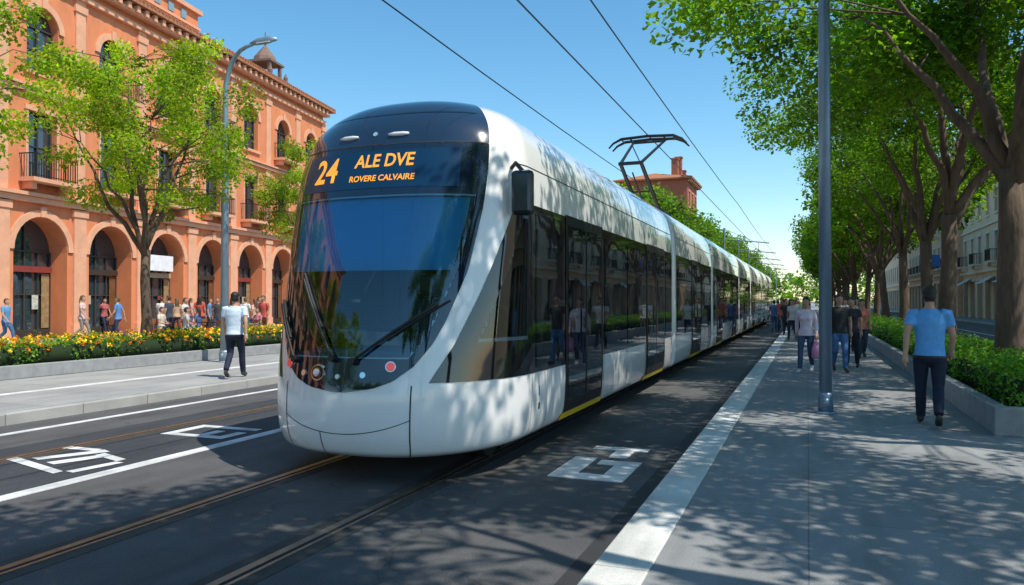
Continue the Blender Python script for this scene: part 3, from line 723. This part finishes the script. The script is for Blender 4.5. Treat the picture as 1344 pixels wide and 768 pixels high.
def building(name,loc,rot,s0,bay,nb,floors,H,depth,wm,tm,gm2=None,roofz=2.0,cornices=(),pil=None,fm=None,eave=.7,dent=True):
    e=empty(name,loc,rot); wb=MB();gb=MB();fb=MB();tb=MB();ib=MB(); s1=s0+bay*nb
    for fi,(z0,z1,ow,a0,a1,arch,th,bal) in enumerate(floors):
        for k in range(nb):
            x0=s0+k*bay; cx=x0+bay/2
            opening(wb,x0,x0+bay,z0,z1,cx,ow,a0,a1,arch,th,0,gb,fb,0,tb)
            if bal=='all' or (bal=='alt' and k%2==0): balcony(ib,tb,cx,ow+.9,a0-.0)
    zt=floors[-1][1]
    if zt<H: wb.poly([(s0,0,zt),(s1,0,zt),(s1,0,H),(s0,0,H)])
    wb.poly([(s0,0,0),(s0,depth,0),(s0,depth,H),(s0,0,H)]); wb.poly([(s1,0,0),(s1,depth,0),(s1,depth,H),(s1,0,H)]); wb.poly([(s0,depth,0),(s1,depth,0),(s1,depth,H),(s0,depth,H)])
    for (z,hh,pr) in cornices: tb.box(s0-pr*.5,s1+pr*.5,-pr,-.001,z,z+hh)
    if pil:
        z0,z1,wd,pr=pil
        for k in range(nb+1):
            x=s0+k*bay; tb.box(x-wd/2,x+wd/2,-pr,-.0015,z0,z1); tb.box(x-wd/2-.08,x+wd/2+.08,-pr-.06,-.0018,z0,z0+.5); tb.box(x-wd/2-.07,x+wd/2+.07,-pr-.05,-.0017,z1-.3,z1)
    if dent:
        x=s0+.2
        while x<s1: tb.box(x,x+.22,-eave+.12,-.003,H-.55,H-.25); x+=.62
    rb=MB(); ev=eave
    rb.poly([(s0-ev,-ev,H),(s1+ev,-ev,H),(s1+ev-depth*.3,depth/2,H+roofz),(s0-ev+depth*.3,depth/2,H+roofz)])
    rb.poly([(s0-ev,-ev,H),(s0-ev+depth*.3,depth/2,H+roofz),(s0-ev,depth+ev,H)]); rb.poly([(s1+ev,-ev,H),(s1+ev,depth+ev,H),(s1+ev-depth*.3,depth/2,H+roofz)])
    rb.poly([(s0-ev,depth+ev,H),(s0-ev+depth*.3,depth/2,H+roofz),(s1+ev-depth*.3,depth/2,H+roofz),(s1+ev,depth+ev,H)])
    rb.box(s0-ev,s1+ev,-ev,depth+ev,H-.2,H-.003)
    x=s0-ev
    while x<s1+ev and x<s0+70:
        rb.tube([(x,-ev-.03,H+.02),(x,.8,H+.02+.8*roofz/(depth/2))],.07,6); x+=.28
    wb.obj('walls',wm,e,recalc=False); gb.obj('windows',M_glass,e,recalc=False); fb.obj('window_frames',fm or mat('frame_dark',(.05,.04,.035),.6),e)
    tb.obj('trim',tm,e); 
    if ib.v: ib.obj('balcony_railings',M_iron,e)
    rb.obj('roof',M_tile,e)
    return e
M_sal=mat('stucco_salmon',(.70,.235,.10),.85,var=.14,ns=1.3,bump=.25,bs=18,stretch=(1,1,.45))
M_salt=mat('stucco_trim',(.74,.37,.22),.85,var=.12,ns=2,bump=.2,bs=18)
rotL=math.atan2(.986,-.164)
e=building('palazzo_building',(-30.6,28.9,.148),rotL,-44.7,4.0,16,
 [(0,5.9,2.75,0,5.0,True,.9,None),(5.9,10.3,1.45,6.5,9.3,False,.3,'all'),(10.3,15.0,1.6,10.95,13.65,True,.35,'alt')],15.9,16,M_sal,M_salt,roofz=2.4,
 cornices=[(5.55,.22,.25),(5.78,.14,.38),(10.0,.16,.18),(10.2,.1,.28),(14.75,.22,.22),(15.3,.18,.45)],pil=(0,5.5,.7,.12))
b=MB()
for k in range(17):
    x=-44.7+4*k; b.box(x-.28,x+.28,-.08,-.0016,5.93,9.99); b.box(x-.28,x+.28,-.08,-.0016,10.31,14.74); b.box(x-.36,x+.36,-.13,-.0019,14.2,14.5); b.box(x-.36,x+.36,-.13,-.0019,9.55,9.8)
b.obj('pilasters',M_salt,e)
b=MB()
for k in range(16):
    cx=-44.7+4*k+2
    b.box(cx-1.3,cx+1.3,.70,.78,2.75,3.0,(1,2,1,0)[k%4])
    b.box(cx-1.25,cx-.85,.79,.812,.4,2.7,3); b.box(cx+.85,cx+1.25,.79,.812,.4,2.7,(3,4)[k%2])
    q=(-.5,.5)[k%2]; b.box(cx+q-.16,cx+q+.16,.775,.788,1.2+.2*(k%3),1.8,(5,0,2)[k%3])
b.obj('shopfronts',[mat('sign_cream',(.45,.36,.24),.6),mat('sign_dark',(.05,.03,.02),.5),mat('sign_maroon',(.25,.04,.03),.5),mat('door_wood',(.16,.07,.03),.5,var=.3),mat('display_warm',(.30,.20,.10),.5,var=.4,ns=6),mat('poster',(.5,.5,.45),.5,var=.5,ns=8)],e)
b=MB(); b.box(-30,5.6,1.2,8,16.0,18.0); b.obj('attic',M_sal,e)
b=MB(); b.box(-30.2,5.8,1.0,8.2,18.002,18.25); b.box(-30.1,5.7,1.08,1.198,17.1,17.25)
x=-29.6
while x<5.4: b.box(x,x+.3,1.08,1.198,16.3,17.0); x+=1.1
b.obj('attic_trim',M_salt,e)
b=MB(); x=-29
while x<5: b.box(x,x+.45,1.12,1.199,17.35,17.85); x+=1.1
b.obj('attic_panels',mat('attic_blue',(.22,.32,.36),.7),e)
b=MB(); b.box(13.6,16.0,1,3.4,15.95,17.0); b.box(13.9,15.7,1.3,3.1,17.003,17.1)
for sx in (14.05,15.45):
    for sy in (1.45,2.85): b.box(sx-.1,sx+.1,sy-.1,sy+.1,17.103,18.0)
b.box(13.85,15.75,1.25,3.15,18.003,18.15)
b.tube([(14.8,2.2,18.15),(14.8,2.2,18.5),(14.8,2.2,19.0),(14.8,2.2,19.3)],[.85,.75,.35,.12],8); b.tube([(14.8,2.2,19.3),(14.8,2.2,20.3)],[.06,.03],6); b.ball((14.8,2.2,19.6),.17,8)
for sx in (13.75,15.85): b.tube([(sx,1.2,17),(sx,1.2,17.3),(sx,1.2,17.6)],[.12,.16,.03],8)
b.obj('turret',mat('turret',(.20,.13,.10),.8),e)
b=MB(); b.box(-.2+.0,2.3,.35,.42,3.1,3.9); b.obj('hanging_sign',mat('sign_white',(.8,.8,.82),.5),e)
building('townhouse',(-35.5,62,.148),rotL,-8,3.6,12,[(0,4.2,2.0,.0,3.3,False,.4,None),(4.2,7.8,1.1,4.9,7.0,False,.3,'all'),(7.8,11.3,1.1,8.5,10.5,False,.3,None)],13.2,12,mat('stucco_ochre',(.56,.36,.2),.85,var=.12,ns=1.5),mat('trim_cream',(.6,.5,.38),.85),roofz=2,cornices=[(4.0,.2,.2),(11.6,.2,.3)])
e=building('brick_building',(-15.6,108,0),math.pi/2,0,3.2,3,[(0,6,1.2,2,5,False,.3,None),(6,10,1.2,7,9.2,False,.3,None),(10,14,1.2,11,13.2,False,.3,None),(14,18,1.2,15,17.2,False,.3,None)],19.0,10,mat('brick_red',(.38,.12,.07),.85,var=.2),M_salt,roofz=1.2)
b=MB()
for (x,h) in ((1.0,21.8),(4.5,22.6),(8.2,21.2)): b.box(x,x+.9,1.5,2.4,19.05,h); b.box(x-.1,x+1.0,1.4,2.5,h+.002,h+.2)
b.obj('chimneys',mat('brick_red',(.38,.12,.07)),e)
M_cream=mat('stucco_cream',(.80,.56,.36),.85,var=.12,ns=1.2,stretch=(1,1,.5),bump=.2,bs=15)
M_cream2=mat('stucco_sand',(.78,.45,.28),.85,var=.14,ns=1.2)
M_ct=mat('trim_stone',(.82,.66,.50),.85,var=.1)
building('apartment_building',(14.6,88,.12),-math.pi/2,0,3.3,21,[(0,4.3,2.3,.0,3.4,False,.5,None),(4.3,8.3,1.2,4.9,7.4,False,.25,'alt'),(8.3,11.6,1.15,9.0,10.9,False,.25,None)],12.8,12,M_cream,M_ct,roofz=2.2,cornices=[(4.1,.25,.25),(8.1,.15,.15),(11.7,.2,.3)])
building('apartment_building',(14.2,128,.12),-math.pi/2,0,3.3,12,[(0,4.6,2.3,.0,3.6,False,.5,None),(4.6,8.6,1.2,5.2,7.7,False,.25,'all'),(8.6,12.4,1.15,9.2,11.4,False,.25,'alt'),(12.4,15,1.1,13,14.4,False,.25,None)],15.6,12,M_cream2,M_ct,roofz=2.0,cornices=[(4.4,.25,.25),(12.2,.2,.3)])
building('apartment_building',(14.6,190,.12),-math.pi/2,0,3.4,17,[(0,4.3,2.3,.0,3.4,False,.5,None),(4.3,8.3,1.2,4.9,7.4,False,.25,None),(8.3,11.6,1.15,9.0,10.9,False,.25,None)],12.6,12,M_cream,M_ct,roofz=2.2,cornices=[(4.1,.25,.25)])
e=empty('shop_awning',(14.5,60,3.5)); b=MB()
for k in (2,4,7): b.poly([(0,k*3.3,.3),(0,k*3.3+2.6,.3),(-1.1,k*3.3+2.6,-.35),(-1.1,k*3.3,-.35)])
b.obj('canvas',mat('awning',(.65,.6,.55),.8),e)
e=empty('direction_sign',(9.9,75,0)); b=MB(); b.tube([(0,0,0),(0,0,6)],.06,8); b.obj('post',M_pole,e)
b=MB(); b.box(-.8,.8,-.08,-.03,4.7,5.7); b.obj('panel',mat('sign_blue',(.03,.14,.45),.4),e)

# ------------------------------------------------------------------ people
def cmat(kind,c,r=.8): return mat('%s_%d_%d_%d'%(kind,int(c[0]*999),int(c[1]*999),int(c[2]*999)),c,r,var=.15,ns=9,bump=.5 if kind=='cloth' else 0,bs=14)
def person(x,y,z,heading,H=1.75,fem=False,pose='walk',ph=1,top=(.1,.3,.6),bot=(.02,.03,.06),skin=(.50,.28,.19),hair=(.03,.02,.015),shoe=(.03,.03,.03),sleeve=.55,vox=.022,longh=False,stride=1.,face=False,name=None,bag=None,belt=False):
    name=name or ('woman' if fem else 'man')
    e=empty(name,(x,y,z),R(heading)); e.scale=(H/1.75,)*3
    b=MB(); sh=.165 if fem else .195; hp=.095
    dz=-.025*stride if pose=='walk' else 0
    skinb=[]; shoeb=[]
    if pose=='sit': dz=-.44
    for s in (-1,1):
        if pose=='walk':
            if s==ph: K_,A,T=(s*.10,.19*stride,.50),(s*.10,.30*stride,.09),(s*.115,.30*stride+.17,.055)
            else: K_,A,T=(s*.09,.03,.485),(s*.085,-.30*stride,.17),(s*.09,-.30*stride+.15,.05)
        elif pose=='sit': K_,A,T=(s*.12,.44,.50),(s*.12,.42,.09),(s*.13,.58,.05)
        else: K_,A,T=(s*.105,.015,.49),(s*.12,-.02,.09),(s*.15,.15,.045)
        Hj=(s*hp,0,.90+dz); 
        tr=1.0 if not fem else .93
        mid=tuple((Hj[i]+K_[i])/2 for i in range(3))
        b.tube([Hj,(mid[0],mid[1]+.012,mid[2]),K_,tuple((K_[i]*.55+A[i]*.45) + (-.015 if i==1 else 0) for i in range(3)),(A[0],A[1],A[2]+.015)],[.098*tr,.086*tr,.066*tr,.064*tr,.055*tr],14)
        hl=Vector(A)+Vector((0,-.045,-.035)); tt=Vector(T); d=(tt-hl)
        b.tube([hl+Vector((0,-.02,.02)),hl+d*.25+Vector((0,0,.01)),hl+d*.6,hl+d*.9-Vector((0,0,.008)),tt+Vector((0,.03,-.012))],[(.030,.035),(.040,.045),(.045,.038),(.044,.030),(.025,.018)],12)
        shoeb.append((hl,tt))
    tz=[.84,.87,.95,1.06,1.18,1.30,1.39,1.45,1.49]
    if fem: rr=[(.15,.11),(.172,.122),(.170,.118),(.135,.098),(.135,.105),(.155,.118),(.155,.098),(.10,.075),(.055,.055)]
    else: rr=[(.15,.11),(.172,.122),(.170,.120),(.158,.112),(.168,.118),(.188,.124),(.190,.112),(.125,.085),(.06,.06)]
    ln=.02 if pose=='walk' else 0
    b.tube([(0,ln*(q-.9)*1.5,q+dz) for q in tz],rr,20)
    b.ball((0,-.03,.90+dz),(.155,.125,.11),14)
    if fem: 
        for s in (-1,1): b.ball((s*.07,.085,1.27+dz),(.065,.055,.065),10)
    b.tube([(0,.015,1.44+dz),(0,.025,1.57+dz)],[.058 if not fem else .048,.052 if not fem else .045],12)
    hy=.03
    hz=[1.518,1.53,1.56,1.60,1.65,1.70,1.735,1.755]; ho=[.045,.04,.025,.012,0,-.005,-.008,-.01]
    hr=[(.022,.025),(.038,.045),(.056,.07),(.068,.085),(.074,.094),(.072,.092),(.052,.070),(.025,.035)]
    b.tube([(0,hy+ho[i],hz[i]+dz) for i in range(8)],hr,18)
    b.tube([(0,hy+.085,1.655+dz),(0,hy+.112,1.615+dz),(0,hy+.088,1.605+dz)],[.009,.016,.012],8)
    for s in (-1,1): b.ball((s*.075,hy-.005,1.63+dz),(.012,.02,.032),8)
    b.ball((0,hy-.012,1.685+dz),(.084,.102,.088),16)
    b.ball((0,hy-.045,1.63+dz),(.074,.07,.07),14)
    if longh: b.tube([(0,hy-.05,1.70+dz),(0,hy-.075,1.6+dz),(0,hy-.085,1.48+dz),(0,hy-.09,1.36+dz)],[(.08,.05),(.095,.055),(.10,.045),(.06,.025)],12)
    wr=[]
    for s in (-1,1):
        S=Vector((s*sh,0,1.415+dz))
        if pose=='walk':
            if s==-ph: E,W_=Vector((s*(sh+.055),.06*stride,1.145+dz)),Vector((s*(sh+.045),.23*stride,.945+dz))
            else: E,W_=Vector((s*(sh+.06),-.13*stride,1.15+dz)),Vector((s*(sh+.075),-.17*stride,.90+dz))
            if bag and s==-1: E,W_=Vector((s*(sh+.05),-.02,1.14+dz)),Vector((s*(sh+.07),.08,.90+dz))
        elif pose=='sit': E,W_=Vector((s*(sh+.06),.06,1.15+dz)),Vector((s*.12,.30,1.09+dz))
        elif pose=='talk' and s==1: E,W_=Vector((s*(sh+.06),.02,1.15+dz)),Vector((s*.14,.22,1.22+dz))
        else: E,W_=Vector((s*(sh+.05),-.02,1.14+dz)),Vector((s*(sh+.06),.05,.89+dz))
        f=.85 if fem else 1.0
        se=S.lerp(E,min(1,sleeve)) if sleeve<=1 else E
        inn=Vector((s*(sh-.07),0,1.43+dz))
        if sleeve<=1:
            b.tube([inn,S,S.lerp(E,sleeve*.5),se],[.055*f,.066*f,.062*f,.060*f],14)
            b.tube([S,E,E.lerp(W_,.35),W_],[.046*f,.040*f,.038*f,.027*f],12); skinb.append((se,E)); skinb.append((E,W_))
        else:
            b.tube([inn,S,E,E.lerp(W_,.9)],[.055*f,.064*f,.052*f,.040*f],14); b.tube([E,W_],[.03*f,.027*f],10)
            skinb.append((E.lerp(W_,.93),W_))
        wr.append((s,E,W_))
    me=b.mesh('body',[cmat('skin',skin,.55)]); o=bpy.data.objects.new('body',me); COL.objects.link(o)
    md=o.modifiers.new('r','REMESH'); md.mode='VOXEL'; md.voxel_size=vox; md.use_smooth_shade=True
    sm=o.modifiers.new('s','SMOOTH'); sm.factor=.5; sm.iterations=2 if vox>.015 else 5
    dg=bpy.context.evaluated_depsgraph_get(); dg.update()
    m2=bpy.data.meshes.new_from_object(o.evaluated_get(dg)); bpy.data.objects.remove(o)
    m2.materials.clear()
    for mm in (cmat('skin',skin,.55),cmat('cloth',top),cmat('cloth',bot),cmat('shoe',shoe,.5),cmat('hair',hair,.6)): m2.materials.append(mm)
    n=len(m2.polygons); cen=np.empty(n*3); m2.polygons.foreach_get('center',cen); cen=cen.reshape(-1,3)
    def sd(a,c):
        a=np.array(a);c=np.array(c); ab=c-a; t=np.clip(((cen-a)@ab)/max(1e-9,(ab@ab)),0,1); return np.linalg.norm(cen-(a+t[:,None]*ab),axis=1),t
    idx=np.full(n,2); zz=cen[:,2]-dz; hem=.875
    idx[(zz>hem)]=1
    if pose=='sit': idx[(zz>.84)&(np.abs(cen[:,1])<.2)]=1; idx[(cen[:,1]>.14)&(zz<1.0)]=2
    for (a,c) in skinb:
        d,t=sd(a,c); ok=(d<.056)&(t>0.001); idx[ok]=0
    if pose!='sit':
        for (s,E,W_) in wr:
            if sleeve>1:
                d,t=sd(E,W_); idx[(d<.06)&(t<.93)&(t>0.02)]=1
    for (a,c) in shoeb:
        d,t=sd(a,c); idx[(d<.062)&(cen[:,2]<max(a.z,c.z)+.05)]=3
    idx[zz>1.475]=0
    hd=zz>1.50; yy=cen[:,1]-hy
    idx[hd&((zz>1.705)|((yy<-.015)&(zz>1.565))|((yy<.035)&(zz>1.665))|((zz>1.69)&(yy<.08)))]=4
    idx[(np.abs(cen[:,0])>.078)&(zz>1.59)&(zz<1.67)&hd]=0 if not longh else 4
    if longh: idx[(zz>1.33)&(yy<-.055-.02)&(np.abs(cen[:,0])<.11)&(zz<1.6)&(cen[:,1]<-.045)]=4
    if belt: idx[(zz>.872)&(zz<.90)&(np.abs(cen[:,0])<.19)&(idx==1)]=3
    m2.polygons.foreach_set('material_index',idx.astype(np.int32)); m2.polygons.foreach_set('use_smooth',[True]*n); m2.update()
    o=bpy.data.objects.new('body',m2); COL.objects.link(o); o.parent=e
    hb=MB()
    for (s,E,W_) in wr:
        d=(W_-E).normalized(); fwd=Vector((0,1,0)) if abs(d.y)<.8 else Vector((0,0,1))
        side=(fwd-d*fwd.dot(d)).normalized(); nrm=d.cross(side).normalized()
        if nrm.x*s>0: nrm=-nrm
        hb.tube([W_-d*.02,W_+d*.02,W_+d*.06,W_+d*.095],[(.024,.026),(.022,.036),(.018,.042),(.014,.038)],10,ref=tuple(nrm) )
        grip=.5 if not(bag and s==-1) else 1.25
        for k,(o_,ln_) in enumerate(((.030,.068),(.010,.078),(-.010,.072),(-.030,.058))):
            p0=W_+d*.085+side*o_; pts=[p0]; dd=d.copy()
            for q in range(3):
                a=grip*(.35+.25*q); dd=(d*math.cos(a*(q+1)*.6)+nrm*math.sin(a*(q+1)*.6)).normalized(); pts.append(pts[-1]+dd*ln_*(.42,.33,.25)[q])
            hb.tube(pts,[.0095,.009,.008,.006],7)
        t0=W_+d*.03+side*.03; hb.tube([t0,t0+d*.025+side*.022+nrm*.008,t0+d*.055+side*.028+nrm*.018],[.012,.0105,.008],7)
    hb.obj('hands',cmat('skin',skin,.55),e,smooth=True)
    if face:
        fb=MB()
        for s in (-1,1):
            fb.ball((s*.030,hy+.084,1.648+dz),(.013,.008,.008),8,0); fb.ball((s*.030,hy+.0905,1.648+dz),(.006,.004,.006),8,1)
            fb.tube([(s*.015,hy+.089,1.668+dz),(s*.045,hy+.080,1.668+dz)],.004,5,1)
        fb.tube([(-.022,hy+.080,1.578+dz),(0,hy+.087,1.577+dz),(.022,hy+.080,1.578+dz)],[.003,.006,.003],6,2)
        fb.obj('face',[mat('eye_white',(.7,.7,.7),.3,var=0),cmat('hair',hair,.6),mat('lips',(.4,.12,.1),.5,var=0)],e,smooth=True)
    if bag:
        s,E,W_=wr[0]; c=W_+Vector((0,.02,-.12)); bb=MB()
        bb.tube([c+Vector((0,0,-.42)),c+Vector((0,0,-.38)),c+Vector((0,0,-.2)),c+Vector((0,0,-.06)),c+Vector((0,0,-.03))],[(.08,.10),(.105,.15),(.10,.16),(.06,.10),(.04,.06)],14)
        bb.tube([c+Vector((0,-.05,-.05)),c+Vector((0,-.02,.04)),c+Vector((0,.02,.04)),c+Vector((0,.05,-.05))],.008,6)
        bb.obj('shopping_bag',cmat('bag',bag,.5),e,smooth=True)
    return e
def at(u,vy,gz):
    d=F*(1.7-gz)/(vy-395.); lat=(u-672)/F*d
    return lat*math.cos(TH)-d*math.sin(TH), lat*math.sin(TH)+d*math.cos(TH)
NAVY=(.012,.018,.045); JEAN=(.05,.12,.26)
x,y=at(1220,560,.1); person(x,y,.1,-6,1.80,top=(.12,.38,.78),bot=NAVY,hair=(.02,.014,.01),vox=.010,ph=-1,stride=.72,belt=True,shoe=(.02,.018,.016))
x,y=at(308,496,.15); person(x,y,.15,25,1.74,top=(.60,.72,.86),bot=NAVY,hair=(.015,.012,.01),vox=.012,ph=1,stride=.9,belt=True)
x,y=at(1058,489,.1); person(x,y,.1,170,1.70,fem=True,top=(.80,.62,.70),bot=(.05,.08,.16),vox=.013,ph=1,stride=.8,longh=True,face=True,sleeve=1.2,bag=(.85,.30,.48),shoe=(.6,.6,.6))
x,y=at(1101,488,.1); person(x,y,.1,190,1.76,top=(.02,.02,.022),bot=(.07,.17,.36),vox=.014,ph=-1,stride=.6,face=True,shoe=(.05,.05,.05))
x,y=at(1118,482,.1); person(x,y,.1,165,1.68,fem=True,top=(.04,.03,.04),bot=(.02,.02,.03),vox=.016,pose='stand',longh=True)
x,y=at(1131,470,.1); person(x,y,.1,185,1.66,fem=True,top=(.65,.18,.13),bot=(.05,.06,.1),vox=.018,ph=1,stride=.8,longh=True,face=True)
x,y=at(1124,463,.1); person(x,y,.1,182,1.72,top=(.7,.6,.55),bot=(.03,.03,.04),vox=.02,ph=-1)
tops=[(.5,.5,.52),(.03,.03,.04),(.45,.08,.06),(.08,.15,.35),(.6,.55,.45),(.55,.2,.25),(.1,.1,.1),(.65,.65,.65)]
k=0
for (u,vy) in ((1040,447),(1032,440),(1026,437),(1016,436),(1047,441),(1021,432),(1037,434),(1110,446),(1044,431),(1030,430)):
    x,y=at(u,vy,.1); person(x,y,.1,random.choice([0,180,170,10]),random.uniform(1.62,1.8),fem=k%2==0,top=tops[k%8],bot=random.choice([NAVY,JEAN,(.02,.02,.02)]),vox=.03,ph=random.choice([-1,1]),longh=k%2==0); k+=1
for (u,vy,hd,ps,tc,bc,fm) in ((8,453,-70,'walk',(.10,.28,.5),JEAN,0),(108,448,-60,'walk',(.6,.45,.42),(.25,.22,.2),1),(155,447,120,'walk',(.1,.25,.55),(.03,.04,.1),0),
  (222,445,100,'stand',(.05,.06,.09),NAVY,0),(243,446,-80,'talk',(.6,.6,.6),(.1,.1,.1),1),(262,443,30,'stand',(.6,.08,.06),NAVY,1),(286,444,200,'talk',(.06,.06,.07),JEAN,0),
  (335,443,80,'walk',(.6,.4,.35),(.1,.12,.2),1),(346,445,180,'stand',(.6,.1,.08),NAVY,0),(322,441,0,'walk',(.7,.7,.7),JEAN,0),(60,437,90,'stand',(.3,.2,.15),(.03,.03,.03),0),(40,436,-90,'talk',(.03,.03,.03),(.03,.03,.03),1),
  (232,440,60,'walk',(.5,.33,.2),NAVY,1),(275,439,-60,'stand',(.08,.2,.4),(.03,.03,.03),0),(312,444,150,'talk',(.5,.12,.1),JEAN,1),(296,438,10,'walk',(.2,.2,.2),JEAN,0),(250,437,-30,'stand',(.65,.3,.3),JEAN,1),
  (212,439,20,'walk',(.7,.7,.68),NAVY,0),(340,437,-90,'walk',(.25,.1,.3),NAVY,1),(30,440,60,'walk',(.5,.5,.5),JEAN,0),(137,438,-100,'walk',(.4,.1,.1),NAVY,1),(305,440,-10,'stand',(.75,.72,.6),(.2,.2,.2),1)):
    x,y=at(u,vy,.15); person(x,y,.148,hd,random.uniform(1.64,1.8),fem=bool(fm),pose=ps,top=tc,bot=bc,vox=.026,longh=bool(fm),ph=random.choice([-1,1]),hair=random.choice([(.02,.015,.01),(.08,.04,.02),(.12,.07,.03)]))
def cafe(u,vy,rot):
    x,y=at(u,vy,.15); e=empty('cafe_table',(x,y,.148),rot); b=MB()
    b.tube([(0,0,.72),(0,0,.75)],.38,20); b.tube([(0,0,.03),(0,0,.72)],.03,8); b.tube([(0,0,0),(0,0,.03)],.24,16); b.obj('table',M_iron,e)
    for s in (-1,1):
        px,py=x+s*.75*math.cos(rot+.0),y+s*.75*math.sin(rot)
        c=empty('cafe_chair',(px,py,.148),rot+(math.pi/2 if s>0 else -math.pi/2)); b=MB()
        for lx in (-.19,.19):
            for ly in (-.19,.19): b.tube([(lx*1.1,ly*1.1,0),(lx,ly,.44)],.014,6)
            b.tube([(lx,-.19,.44),(lx,-.25,.86)],.014,6)
        b.box(-.22,.22,-.21,.21,.44,.465); b.box(-.2,.2,-.262,-.245,.62,.85); b.obj('frame',mat('chair_wood',(.30,.10,.05),.6),c,bevel=.008)
        person(px,py,.165,math.degrees(rot)+(90 if s>0 else -90),1.72,fem=s>0,pose='sit',top=random.choice(tops),bot=random.choice([NAVY,JEAN]),vox=.026,longh=s>0)
cafe(272,448,.9); cafe(236,447,.3); cafe(318,449,1.4)
